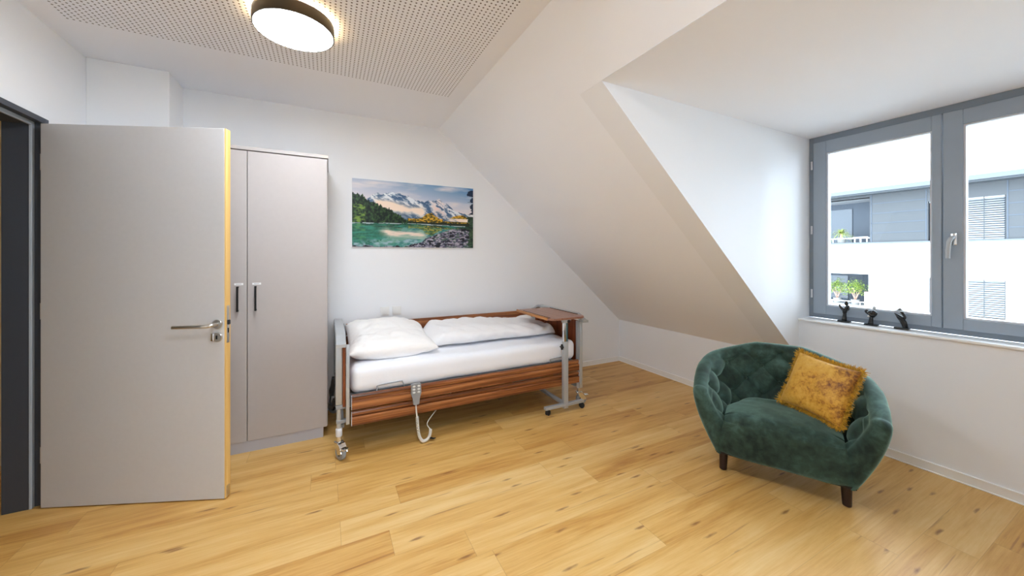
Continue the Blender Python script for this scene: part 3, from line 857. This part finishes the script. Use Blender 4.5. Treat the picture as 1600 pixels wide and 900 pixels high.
# ------------------------------------------------------------------ over-bed table
tb = thing('overbed_table', 'wheeled over-bed table with a brown top at the bed foot', 'table', (1.93, 2.9, 0))
TX0, TX1, TY0, TY1, TZ = 1.735, 2.125, 2.672, 3.325, .850
b = BM()
r = .05; poly = []
for cx, cy_, a0 in ((TX1 - r, TY0 + r, -90), (TX1 - r, TY1 - r, 0), (TX0 + r, TY1 - r, 90), (TX0 + r, TY0 + r, 180)):
    for k in range(7):
        a = math.radians(a0 + 15 * k); poly.append((cx + r * math.cos(a), cy_ + r * math.sin(a)))
prism(b, poly, 'z', TZ - .018, TZ)
bmesh.ops.bevel(b, geom=[e for e in b.edges if abs(e.verts[0].co.z - e.verts[1].co.z) < 1e-5], offset=.004, segments=2, affect='EDGES')
top = obj('tabletop', b, M['tabletop'], tb, 40)
b = BM(); box(b, TX0 - .006, TX0 + .012, TY0 + .05, TY1 - .02, TZ - .02, TZ + .006, .003); obj('edge_lip', b, M['tableedge'], top, 40)
b = BM(); box(b, TX0 + .030, TX0 + .036, TY0 + .06, TY1 - .10, TZ - .001, TZ + .003); obj('groove_strip', b, M['legdark'], top); b = BM(); box(b, TX1 - .010, TX1 - .004, TY0 + .12, TY1 - .05, TZ - .001, TZ + .005); obj('groove_strip', b, M['legdark'], top)
cxT, cyT = 1.916, 2.706
b = BM(); box(b, cxT - .027, cxT + .021, cyT - .02, cyT + .02, .032, .632, .005); obj('column', b, M['silver'], tb, 40)
b = BM(); box(b, cxT - .024, cxT + .0, cyT - .015, cyT + .015, .62, .825, .003); obj('lift_column', b, M['chrome'], tb, 40)
b = BM(); tube(b, [(cxT + .012, cyT - .004, .62), (cxT + .012, cyT - .004, .815)], .0095, 14); obj('gas_spring', b, M['teal'], tb, 40)
b = BM(); box(b, cxT - .05, cxT + .05, cyT - .022, cyT + .30, TZ - .028, TZ - .018, .003); box(b, cxT - .03, cxT + .02, cyT - .02, cyT + .02, TZ - .05, TZ - .026, .004); obj('top_support', b, M['silver'], tb, 40)
b = BM(); box(b, cxT + .008, cxT + .035, cyT - .03, cyT - .005, TZ - .05, TZ - .022, .008, 3); obj('release_lever', b, M['blackrub'], tb, 40)
# star knob
b = BM(); st = []
for k in range(16):
    a = 2 * PI * k / 16; rr = .026 if k % 4 == 0 else (.012 if k % 4 == 2 else .016); st.append((rr * math.cos(a), rr * math.sin(a)))
b2 = BM(); prism(b2, st, 'z', 0, .016); merge(b, b2, frame_m((cxT - .030, cyT, .585), (-1, 0, 0), (0, 1, 0)))
tube(b, [(cxT - .045, cyT, .585), (cxT - .02, cyT, .585)], .006, 10); obj('clamp_knob', b, M['black'], tb, 35)
b = BM(); box(b, 1.695, 2.11, cyT - .022, cyT + .016, .052, .078, .004); box(b, cxT - .02, cxT + .016, cyT + .016, 3.42, .052, .078, .004); box(b, 1.75, 2.08, 3.40, 3.436, .052, .078, .004)
obj('base_bar', b, M['silver'], tb, 40)
def smallwheel(x, y, ang):
    m = Matrix.Translation((x, y, 0)) @ Matrix.Rotation(ang, 4, 'Z')
    b = BM()
    for s in (-.017, .004): lathe(b, [(0, 0), (.016, 0), (.022, .002), (.0245, .0065), (.022, .011), (.016, .013), (0, .013)], m @ frame_m((.008, s, .0245), (0, 1, 0)), 22)
    b2 = BM(); box(b2, -.012, .012, -.006, .006, .02, .054, .004); merge(b, b2, m)
    obj('wheel', b, M['blackrub'], tb, 40)
smallwheel(1.722, cyT - .003, .4); smallwheel(2.088, cyT - .003, -.3); smallwheel(1.78, 3.418, .8); smallwheel(2.06, 3.418, .2)

# ------------------------------------------------------------------ tub sofa
sofa = thing('tub_sofa', 'dark green velvet tufted tub sofa under the window', 'sofa', (2.461, 1.233, 0), math.radians(-62.85))
SB = .145
half = [(-.335, -.06), (-.343, .06), (-.335, .18), (-.285, .285), (-.16, .338), (0, .350)]
full = half + [(-x, y) for x, y in half[-2::-1]]
pa = [Vector((p.x, p.y)) for p in catmull([(x, y, 0) for x, y in full], 24)]
# resample equal arc
L_ = [0]
for a, c in zip(pa, pa[1:]): L_.append(L_[-1] + (c - a).length)
NP = 220; path = []
for i in range(NP + 1):
    s = L_[-1] * i / NP
    j = max(k for k in range(len(L_)) if L_[k] <= s + 1e-9); j = min(j, len(pa) - 2)
    t_ = (s - L_[j]) / max(1e-9, L_[j + 1] - L_[j]); path.append(pa[j].lerp(pa[j + 1], t_))
def sofa_H(q):
    k = min(1, q / .82); return .548 + .227 * (k - .08 * k ** 4) / .92
NI, NO, NRm = 72, 14, 14
def profile(q):
    H = sofa_H(q); pr_ = []
    ot = .135 + .015 * q
    zt = H - .040
    for k in range(NO + 1):
        f = k / NO; pr_.append((ot * (1 - (1 - f) ** 1.55), SB + (zt - SB) * f, 'o', 0))
    th = .088
    for k in range(1, NRm):
        a = PI * k / NRm; pr_.append((ot - th / 2 + th / 2 * math.cos(a), zt + .040 * math.sin(a) ** .85, 'r', k / NRm))
    zi0, zi1 = zt, .30
    for k in range(NI + 1):
        f = k / NI
        pr_.append((ot - th + (-.066 - (ot - th)) * (.62 * f + .38 * f ** 2), zi0 + (zi1 - zi0) * f, 'i', f))
    return pr_, H
def tuft(s, z, H):
    """pillowed diamonds with deep buttons; returns (height, button)"""
    du, dv = .190, .190
    U = s / du; V = (z - .335) / dv
    A, B_ = (U + V) / 1.0, (U - V) / 1.0
    a = abs(math.sin(PI * A / 1.0 / 1.0)); c = abs(math.sin(PI * B_))
    h = (a * c) ** .55
    # distance to the nearest button (A and B integers)
    ra, rb = A - round(A), B_ - round(B_)
    du_ = (ra + rb) / 2 * du; dv_ = (ra - rb) / 2 * dv
    return h, math.exp(-(du_ ** 2 + dv_ ** 2) / .026 ** 2)
b = BM(); rows = []
Ltot = L_[-1]
btn = []
def add_row(p, nrm, q, s, fwd=Vector((0, 0)), sq=1.0):
    pr_, H = profile(q); row = []
    # scale widths about the mid-line for the rounded arm fronts
    zt = H - .040
    for (o, z, kind, f) in pr_:
        if kind == 'i':
            h, bt = tuft(s - Ltot / 2, z, H)
            fade = sm((f + .03) / .09) * sm((.97 - f) / .1) * sm(min(s, Ltot - s) / .05)
            o = o - fade * (.030 * h - .020 * bt)
        elif kind == 'r' and f > .45:
            h, bt = tuft(s - Ltot / 2, z, H); o = o - 0 * h
        zz = z
        if sq < 1:
            fz = (z - SB) / (zt - SB)
            mid = (.135 * (1 - (1 - min(1, max(0, fz))) ** 1.55) + (-.066 + .113 * min(1, max(0, fz)) ** 1.1)) / 2
            o = mid + (o - mid) * sq
            zz = z - (1 - sq) * .05 * max(0, fz)
        P = p + nrm * o + fwd
        row.append(b.verts.new((P.x, P.y, zz)))
    rows.append(row)
def nrm_at(i):
    tg = (path[min(i + 1, NP)] - path[max(i - 1, 0)]).normalized()
    return Vector((-tg.y, tg.x))
def q_at(s): return 1 - abs(s - Ltot / 2) / (Ltot / 2)
NCAP = 8; RC = .052
n0 = nrm_at(0); n1 = nrm_at(NP); f0 = Vector((0, -1))
for k in range(NCAP, 0, -1):
    a = PI / 2 * k / NCAP; add_row(path[0], n0, 0, 0, f0 * RC * math.sin(a), max(.03, math.cos(a) ** .8))
for i in range(NP + 1):
    s = Ltot * i / NP; add_row(path[i], nrm_at(i), q_at(s), s)
for k in range(1, NCAP + 1):
    a = PI / 2 * k / NCAP; add_row(path[-1], n1, 0, Ltot, f0 * RC * math.sin(a), max(.03, math.cos(a) ** .8))
for a, c in zip(rows, rows[1:]):
    for k in range(len(a) - 1): b.faces.new([a[k], a[k + 1], c[k + 1], c[k]])
    b.faces.new([a[-1], a[0], c[0], c[-1]])
b.faces.new(rows[0]); b.faces.new(rows[-1][::-1])
shell = obj('tufted_shell', b, M['velvet'], sofa, True, True)
# covered buttons
b = None
for a_ in range(-14, 15):
    for b_ in range(-14, 15):
        U = (a_ + b_) / 2; V = (a_ - b_) / 2
        s = U * .190 + Ltot / 2; z = .335 + V * .190
        if s < .07 or s > Ltot - .07: continue
        q = q_at(s); pr_, H = profile(q)
        if z > H - .09 or z < .44: continue
        i = min(NP, max(0, round(s / Ltot * NP)))
        f = (H - .040 - z) / (H - .040 - .30); ot = .135 + .015 * q
        o = (ot - .088) + (-.066 - (ot - .088)) * (.62 * f + .38 * f ** 2) + .016
        P = path[i] + nrm_at(i) * o; nn_ = nrm_at(i)
        bb = BM(); lathe(bb, [(0, .007), (.006, .006), (.010, .002), (.010, -.004), (0, -.004)], frame_m((P.x, P.y, z), (-nn_.x, -nn_.y, .15)), 14)
        obj('button', bb, M['velvet'], shell, True, True)
# seat with front apron
b = BM()
pf = [(-.100, SB), (-.112, .17), (-.117, .25), (-.117, .33), (-.113, .362), (-.100, .388), (-.078, .404), (-.045, .412), (.02, .420), (.10, .422), (.20, .418), (.29, .408), (.30, .30)]
pf = [(p.x, p.y) for p in catmull([(x, z, 0) for x, z in pf], 4)]
nw = 40; rows2 = []
for (s, z) in pf:
    hw = .338 - .050 * sm((z - SB) / .24)
    if s > .0: hw = .288 - .07 * sm((s - .08) / .22)
    row = []
    for i in range(nw + 1):
        u = -1 + 2 * i / nw
        e = 1 - abs(u) ** 5
        zz = z - (.035 * (1 - e) if z > .36 else 0) + (.012 * (1 - u * u) if z > .39 else 0)
        ss = s + (.02 * (abs(u) ** 6) if s < -.05 else 0)
        wv = noise.fractal(Vector((u * 3, s * 9, z * 9)), 1, 2, 3) * .003
        row.append(b.verts.new((u * hw, ss, zz + wv)))
    rows2.append(row)
for a, c in zip(rows2, rows2[1:]):
    for k in range(nw): b.faces.new([a[k], a[k + 1], c[k + 1], c[k]])
obj('seat', b, M['velvet'], sofa, True, True)
b = BM()
bot = [path[i] + nrm_at(i) * .0 for i in range(0, NP + 1, 4)]
prism(b, [(p.x, p.y) for p in bot] + [(.33, -.10), (-.33, -.10)], 'z', SB + .001, SB + .012)
obj('underside', b, M['black'], sofa, local=True)
for x, y in ((-.298, 0), (.298, 0), (-.24, .27), (.24, .27)):
    b = BM(); m = Matrix()
    sx, sy = (x * .06), (-.012 if y < .1 else .02)
    lathe(b, [(0, .006), (.020, .006), (.021, .01), (.027, SB + .005), (0, SB + .005)], None, 24)
    for v in b.verts:
        k = 1 - v.co.z / SB
        v.co.x += x + math.copysign(.004, x) * k; v.co.y += y + math.copysign(.004, y - .1) * k
    lg = obj('leg', b, M['legdark'], sofa, 40, True)
    b = BM(); lathe(b, [(0, 0), (.014, 0), (.015, .007), (0, .007)], Matrix.Translation((x + math.copysign(.006, x), y, 0)), 14); obj('glide', b, M['black'], lg, 40, True)

# gold cushion, in sofa-local coordinates, then placed in the world
def place_cushion():
    BL, BR = Vector((.012, .190, .428)), Vector((.266, .008, .424))
    ex = (BR - BL).normalized()
    back = Vector((-ex.y, ex.x, 0)).normalized()
    if back.y < 0: back = -back
    lean = math.radians(CU_LEAN)
    ey = (back * math.sin(lean) + Vector((0, 0, 1)) * math.cos(lean))
    ez = ex.cross(ey).normalized()
    if ez.y > 0: ez = -ez
    c = (BL + BR) / 2 + ey * (CU / 2 + .012) + ex * .010
    tw = math.radians(-5); ex, ey = ex * math.cos(tw) + ey * math.sin(tw), ey * math.cos(tw) - ex * math.sin(tw)
    m = Matrix((ex, ey, ez)).transposed().to_4x4(); m.translation = c
    sm_ = Matrix.Translation((2.461, 1.233, 0)) @ Matrix.Rotation(math.radians(-62.85), 4, 'Z')
    return sm_ @ m
CU, CU_LEAN = .350, 24
cmx = place_cushion()
cu = bpy.data.objects.new('cushion', None); COL.objects.link(cu); cu.matrix_world = cmx; cu.empty_display_size = .1
tag(cu, 'gold crushed velvet cushion with fringed edge on the green sofa', 'cushion')
b = cushion_bm(CU, CU, .072, 40, .07, .005, 5, .5, 2.3)
obj('cover', b, M['gold'], cu, True, True)
b = BM(); rnd = random.Random(3)
for k in range(2600):
    e = rnd.randrange(4); t_ = rnd.uniform(-1, 1); pin = .07
    a = 1 - pin * (1 - t_ * t_)
    P, D = {0: ((t_, -a), (0, -1)), 1: ((t_, a), (0, 1)), 2: ((-a, t_), (-1, 0)), 3: ((a, t_), (1, 0))}[e]
    p = Vector((P[0] * CU / 2, P[1] * CU / 2, rnd.uniform(-.006, .006)))
    d = Vector((D[0] + rnd.gauss(0, .35), D[1] + rnd.gauss(0, .35), rnd.gauss(0, .45))).normalized()
    ln = rnd.uniform(.012, .026); w2 = d.cross(Vector((0, 0, 1)) if rnd.random() < .5 else Vector((D[1], D[0], .3))).normalized() * .0016
    bend = Vector((rnd.gauss(0, .004), rnd.gauss(0, .004), rnd.gauss(0, .005)))
    q0, q1 = p - d * .006, p + d * ln * .55 + bend * .4
    q2 = p + d * ln + bend
    vs = [b.verts.new(x) for x in (q0 - w2, q0 + w2, q1 + w2, q1 - w2, q2 + w2 * .6, q2 - w2 * .6)]
    b.faces.new([vs[0], vs[1], vs[2], vs[3]]); b.faces.new([vs[3], vs[2], vs[4], vs[5]])
fg = obj('fringe', b, M['fringe'], cu, None, True); fg['kind'] = 'stuff'

# ------------------------------------------------------------------ figurines on the sill
SZ = .887
def figurine(y, lab, build):
    t = thing('figurine', lab, 'figurine', (3.597, y, SZ), 0, 'dark figurines on the window sill')
    b = BM(); box(b, -.022, .022, -.037, .037, 0, .013, .003); obj('plinth', b, M['sculpt'], t, 40, True)
    build(t)
def skirt(b, yo, h, r0, r1, yt=0):
    pts = [(0, yo + yt * k / 5, .012 + h * k / 5) for k in range(6)]
    tube(b, pts, [r0 + (r1 - r0) * (k / 5) ** .7 for k in range(6)], 14)
def fig1(t):
    b = BM(); skirt(b, 0, .062, .017, .010, -.004)
    tube(b, catmull([(0, -.003, .070), (0, .000, .092), (0, .012, .105), (0, .024, .118), (0, .030, .136)], 5), [.0125] * 9 + [.011 - .0006 * k for k in range(12)], 12)   # raised left arm / wing
    tube(b, catmull([(0, -.004, .08), (0, -.012, .105), (0, -.016, .122), (0, -.016, .136)], 5), [.013 - .0005 * k for k in range(16)], 12)
    obj('body', b, M['sculpt'], t, True, True)
    b = BM(); lathe(b, [(0, -.020), (.008, -.016), (.0125, -.004), (.012, .006), (.006, .017), (0, .020)], Matrix.Translation((0, -.014, .148)), 16); obj('head', b, M['sculpt'], t, True, True)
    b = BM(); tube(b, catmull([(-.004, -.006, .088), (-.006, -.024, .098), (-.004, -.030, .116), (0, -.024, .132)], 5), .006, 10); obj('arm', b, M['sculpt'], t, True, True)
def fig2(t):
    b = BM(); skirt(b, .004, .055, .016, .010, -.004)
    lathe(b, [(0, .060), (.010, .062), (.020, .078), (.024, .092), (.018, .106), (.008, .113), (0, .114)], Matrix.Translation((0, -.006, 0)) @ Matrix.Diagonal((.75, 1.15, 1, 1)), 18)
    obj('body', b, M['sculpt'], t, True, True)
    b = BM(); tube(b, catmull([(-.006, -.022, .085), (-.012, -.006, .078), (-.010, .018, .090), (-.004, .030, .104), (0, .022, .112)], 5), .007, 10); obj('arm', b, M['sculpt'], t, True, True)
    b = BM(); lathe(b, [(0, -.018), (.006, -.014), (.010, 0), (.008, .010), (0, .015)], Matrix.Translation((0, -.016, .132)), 16); hd_ = obj('head', b, M['silver'], t, True, True); hd_['label'] = 'bright metal head'
    b = BM(); lathe(b, [(0, -.008), (.008, -.004), (.009, .003), (0, .009)], Matrix.Translation((-.016, .010, .068)), 14); obj('held_orb', b, M['steel'], t, True, True)
def fig3(t):
    b = BM()
    tube(b, catmull([(0, -.014, .012), (0, -.006, .045), (0, .002, .070), (0, .020, .092), (0, .040, .112)], 5), [.0105, .011, .0115, .012, .0125, .013, .0135, .014, .0145, .015, .0155, .016, .016, .015, .0135, .011, .009, .007, .005, .003, .0015], 14)
    tube(b, [(0, -.026, .012), (0, -.016, .05), (0, -.010, .068)], [.007, .009, .008], 12)
    obj('body', b, M['sculpt'], t, True, True)
    b = BM(); tube(b, catmull([(0, -.006, .066), (0, -.014, .086), (0, -.006, .108), (0, .004, .122)], 5), .0075, 10); obj('neck', b, M['sculpt'], t, True, True)
    b = BM(); lathe(b, [(0, .000), (.022, .002), (.036, .004), (.038, .007), (.022, .013), (.010, .020), (.005, .026), (0, .027)], Matrix.Translation((0, .010, .121)), 24); ht = obj('hat', b, M['bronze'], t, 50, True); ht['label'] = 'wide bronze hat'
figurine(1.352, 'small black figurine with raised wing arms, standing by the wall end of the sill', fig1)
figurine(1.193, 'small black figurine with a round body and bright metal head', fig2)
figurine(1.032, 'small black figurine bending under a wide bronze hat', fig3)

# ------------------------------------------------------------------ outside: the house opposite
BX = 20.0
hs = thing('apartment_house', 'white house across the yard with grey cladding and blinds', 'building', (BX + 3, 3, -8))
def facade(bm, x0, x1, ya, yb, za, zb, holes):
    ys = sorted({ya, yb} | {h[0] for h in holes} | {h[1] for h in holes}); zs = sorted({za, zb} | {h[2] for h in holes} | {h[3] for h in holes})
    for a, c in zip(ys, ys[1:]):
        for d, e in zip(zs, zs[1:]):
            my, mz = (a + c) / 2, (d + e) / 2
            if any(h[0] < my < h[1] and h[2] < mz < h[3] for h in holes): continue
            box(bm, x0, x1, a, c, d, e)
UP = [(3.31, 5.05, 1.96, 3.45), (-1.2, .8, 1.96, 3.45), (6.69, 10.6, 2.0, 3.85), (12.2, 13.9, 1.96, 3.45)]
LOW = [(3.31, 5.05, -.71, .61), (-1.2, .8, -.71, .61), (6.72, 10.6, -.70, .66), (12.2, 13.9, -.71, .61)]
GR = [(3.31, 5.05, -3.5, -2.1), (6.72, 10.6, -3.5, -2.1), (-1.2, .8, -3.5, -2.1)]
b = BM(); facade(b, BX, BX + .35, -8, 20, -8, 1.92, LOW + GR); obj('wall', b, M['facade'], hs)
b = BM(); facade(b, BX + .02, BX + .35, -8, 20, 1.98, 3.95, UP); cl = obj('cladding', b, M['panelblue'], hs)
for ya, yb in ((5.12, 6.66), (.85, 3.26)):
    for z in (2.36, 2.76, 3.16, 3.56):
        b = BM(); box(b, BX + .008, BX + .021, ya, yb, z - .014, z + .014); obj('panel_joint', b, M['paneldark'], cl)
for y in (5.10, 3.27, 6.64, .83):
    b = BM(); box(b, BX + .008, BX + .021, y - .014, y + .014, 1.99, 3.95); obj('panel_joint', b, M['paneldark'], cl)
b = BM(); box(b, BX - .10, BX + .35, -8, 20, 1.92, 1.98); obj('ledge', b, M['fascia'], hs)
b = BM(); box(b, BX - .62, BX + 6.4, -8.6, 20.6, 4.00, 4.09); box(b, BX - .70, BX - .62, -8.7, 20.7, 3.97, 4.13); box(b, BX - .45, BX + .4, -8.4, 20.4, 3.93, 4.00)
prism(b, [(BX - .62, 4.09), (BX + 6.4, 4.09), (BX + 3, 4.75)], 'y', -8.6, 20.6); obj('roof', b, M['fascia'], hs)
b = BM()
for (ya, yb, za, zb) in (UP[2], LOW[2], GR[1]):
    box(b, BX + 1.7, BX + 1.8, ya - .2, yb + .2, za - .05, zb + .1); box(b, BX + .3, BX + 1.8, ya - .1, ya, za - .05, zb + .1); box(b, BX + .3, BX + 1.8, yb, yb + .1, za - .05, zb + .1)
bw = obj('balcony_back_wall', b, M['paneldark'], hs)
b = BM()
for (ya, yb, za, zb) in (UP[2], LOW[2], GR[1]):
    box(b, BX + .05, BX + 1.8, ya - .1, yb + .1, zb, zb + .06); box(b, BX + .3, BX + 1.8, ya, yb, za - .25, za)
obj('balcony_slab', b, M['soffit'], hs)
b = BM(); box(b, BX + 1.66, BX + 1.72, 7.85, 8.85, 2.0, 3.6); obj('balcony_door', b, M['outglass'], hs)
b = BM(); box(b, BX + 1.66, BX + 1.72, 8.0, 9.0, -.7, .5); obj('balcony_door', b, M['outglass'], hs)
b = BM(); box(b, BX + .25, BX + .45, 6.74, 6.94, -.7, -.1); obj('corner_post', b, M['brick'], hs)
for (ya, yb, za, zb) in (UP[2], LOW[2]):
    b = BM(); zt = za + .17
    box(b, BX + .06, BX + .11, ya, yb, zt - .014, zt + .014)
    y = ya + .3
    while y < yb: box(b, BX + .07, BX + .10, y - .010, y + .010, za, zt); y += .95
    obj('railing', b, M['rail'], hs)
for (ya, yb, za, zb) in UP[:2] + UP[3:] + LOW[:2] + LOW[3:] + GR[:1] + GR[2:]:
    b = BM(); box(b, BX + .24, BX + .26, ya, yb, za, zb); wn_ = obj('window', b, M['outglass'], hs)
    b = BM(); n = int((zb - za) / .075)
    for k in range(n):
        z = za + .04 + (zb - za - .06) * k / n
        prism(b, [(BX + .07, z), (BX + .125, z + .050), (BX + .128, z + .048), (BX + .075, z - .004)], 'y', ya + .03, yb - .03)
    box(b, BX + .06, BX + .14, ya + .02, yb - .02, zb - .06, zb); 
    obj('blind_slats', b, M['blind'], wn_)
    for y in (ya + .45, yb - .45):
        b = BM(); box(b, BX + .060, BX + .066, y - .008, y + .008, za, zb); obj('blind_cord', b, M['panelblue'], wn_)
b = BM(); box(b, BX + .35, BX + 6, -8, -7.7, -8, 4.0); box(b, BX + .35, BX + 6, 19.7, 20, -8, 4.0); box(b, BX + 5.7, BX + 6, -8, 20, -8, 4.0); obj('rear_wall', b, M['facade'], hs)
b = BM(); box(b, 4.4, 60, -40, 50, -8.2, -8.0)
struct('ground_outside', b, M['lawn'], 'grey yard ground below the window', 'ground')

def leafy(name, lab, cat, loc, build):
    t = thing(name, lab, cat, loc); build(t, random.Random(len(name)))
def leaf(b, p, d, ln, wd):
    d = d.normalized(); s = d.cross(Vector((0, 0, 1)));
    s = (s.normalized() if s.length > 1e-3 else Vector((1, 0, 0))) * wd
    dr = Vector((0, 0, -ln * .25))
    v = [b.verts.new(x) for x in (p, p + d * ln * .5 + s, p + d * ln + dr, p + d * ln * .5 - s)]
    b.faces.new(v)
def potb(t, r, h):
    b = BM(); lathe(b, [(0, 0), (r * .8, 0), (r, h), (r * .9, h), (r * .85, h * .85), (0, h * .85)], None, 20); obj('planter', b, M['pot'], t, 40, True)
def palm(t, R_):
    potb(t, .16, .24)
    b = BM(); tube(b, [(0, 0, .2), (.01, .01, .42)], [.05, .04], 10); obj('trunk', b, M['brick'], t, True, True)
    b = BM()
    for k in range(120):
        a = R_.uniform(0, 2 * PI); el = R_.uniform(-.1, 1.3); d = Vector((math.cos(a) * math.cos(el), math.sin(a) * math.cos(el), math.sin(el)))
        ln = R_.uniform(.45, .72); p0 = Vector((0, 0, .42)); wd = .014
        pts = [p0 + d * ln * q - Vector((0, 0, .34 * q * q * ln * 2)) for q in (0, .35, .7, 1)]
        s = d.cross(Vector((0, 0, 1))).normalized() * wd
        vs = [(b.verts.new(p - s * (1 - i / 3.2)), b.verts.new(p + s * (1 - i / 3.2))) for i, p in enumerate(pts)]
        for x, y in zip(vs, vs[1:]): b.faces.new([x[0], x[1], y[1], y[0]])
    obj('fronds', b, M['leafA'], t, None, True)
def shrub(t, R_):
    potb(t, .15, .22)
    b = BM()
    for k in range(6):
        a = k * 1.05; tube(b, [(0, 0, .15), (.08 * math.cos(a), .1 * math.sin(a), .45), (.2 * math.cos(a), .26 * math.sin(a), .72)], [.012, .009, .004], 6)
    obj('stems', b, M['brick'], t, True, True)
    b = BM()
    for k in range(900):
        r = R_.uniform(.3, 1) ** .6; a = R_.uniform(0, 2 * PI); el = R_.uniform(-.7, 1.5)
        bl = 1 + .5 * math.sin(3 * a + 1) * math.cos(2 * el); p = Vector((.24 * r * bl * math.cos(a) * math.cos(el), .42 * r * bl * math.sin(a) * math.cos(el), .66 + .36 * r * bl * math.sin(el)))
        leaf(b, p, Vector((R_.gauss(0, 1), R_.gauss(0, 1), R_.gauss(.2, .6))), R_.uniform(.05, .09), .02)
    obj('foliage', b, M['leafB'], t, None, True)
leafy('potted_palm', 'spiky potted palm on the upper balcony opposite', 'plant', (BX + .55, 7.82, 2.0), palm)
leafy('potted_shrub', 'leafy green shrub on the lower balcony opposite, nearer the corner post', 'plant', (BX + .5, 7.32, -.70), shrub)
leafy('potted_bush', 'leafy green shrub on the lower balcony opposite, farther from the corner post', 'plant', (BX + .75, 8.05, -.70), shrub)
b = BM(); box(b, BX + .35, BX + .95, 6.85, 7.35, 2.20, 2.24, .01)
tt = thing('balcony_table', 'small white table on the upper balcony opposite', 'table', (BX + .65, 7.1, 2.0)); obj('tabletop', b, M['rail'], tt)
for x in (.4, .9):
    for y in (6.9, 7.3):
        b = BM(); box(b, BX + x - .02, BX + x + .02, y - .02, y + .02, 2.0, 2.2); obj('leg', b, M['rail'], tt)

# ------------------------------------------------------------------ daylight
wd_ = bpy.data.worlds.new('overcast_sky'); SC.world = wd_; wd_.use_nodes = True
nt = wd_.node_tree; bg = nt.nodes['Background']
tc = nt.nodes.new('ShaderNodeTexCoord'); mp_ = nt.nodes.new('ShaderNodeMapping'); mp_.inputs['Scale'].default_value = (1.2, 1.2, 4)
nz_ = nt.nodes.new('ShaderNodeTexNoise'); nz_.inputs['Scale'].default_value = 2.2; nz_.inputs['Detail'].default_value = 5
cr = nt.nodes.new('ShaderNodeValToRGB'); cr.color_ramp.elements[0].position = .38; cr.color_ramp.elements[0].color = (.68, .83, 1, 1)
cr.color_ramp.elements[1].position = .62; cr.color_ramp.elements[1].color = (.84, .93, 1, 1)
nt.links.new(tc.outputs['Generated'], mp_.inputs[0]); nt.links.new(mp_.outputs[0], nz_.inputs['Vector']); nt.links.new(nz_.outputs[0], cr.inputs[0]); nt.links.new(cr.outputs[0], bg.inputs[0])
SKY = 7.8
bg.inputs[1].default_value = SKY
def portal(name, loc, rot, sx, sy):
    l = bpy.data.lights.new(name, 'AREA'); l.shape = 'RECTANGLE'; l.size = sx; l.size_y = sy; l.cycles.is_portal = True
    o = bpy.data.objects.new(name, l); COL.objects.link(o); o.location = loc; o.rotation_euler = rot
portal('window_daylight', (XW + .14, (DB + DT) / 2, 1.64), (0, PI / 2, 0), 1.5, 2.2)
portal('fill_window_portal', ((GX0 + GX1) / 2, YF - .18, (GZ0 + GZ1) / 2), (PI / 2, 0, PI), .85, 1.35)  # sky portal of the added fill window

# ------------------------------------------------------------------ camera
cam = bpy.data.cameras.new('camera'); co = bpy.data.objects.new('camera', cam); COL.objects.link(co)
cam.sensor_width = 36; cam.lens = 567.1 / 1600 * 36; cam.shift_y = -(450 - 400.6) / 1600; cam.clip_start = .02
co.location = (0, 0, 1.4); co.rotation_euler = (PI / 2, 0, -.47009)
SC.camera = co
vs_ = SC.view_settings; SC.display_settings.display_device = 'sRGB'
vs_.view_transform = 'Standard'; vs_.look = 'None'; vs_.exposure = 0.80; vs_.gamma = 1; vs_.use_curve_mapping = False
cy = SC.cycles
cy.use_denoising = True; cy.max_bounces = 12; cy.diffuse_bounces = 8; cy.transparent_max_bounces = 12; cy.sample_clamp_indirect = 8
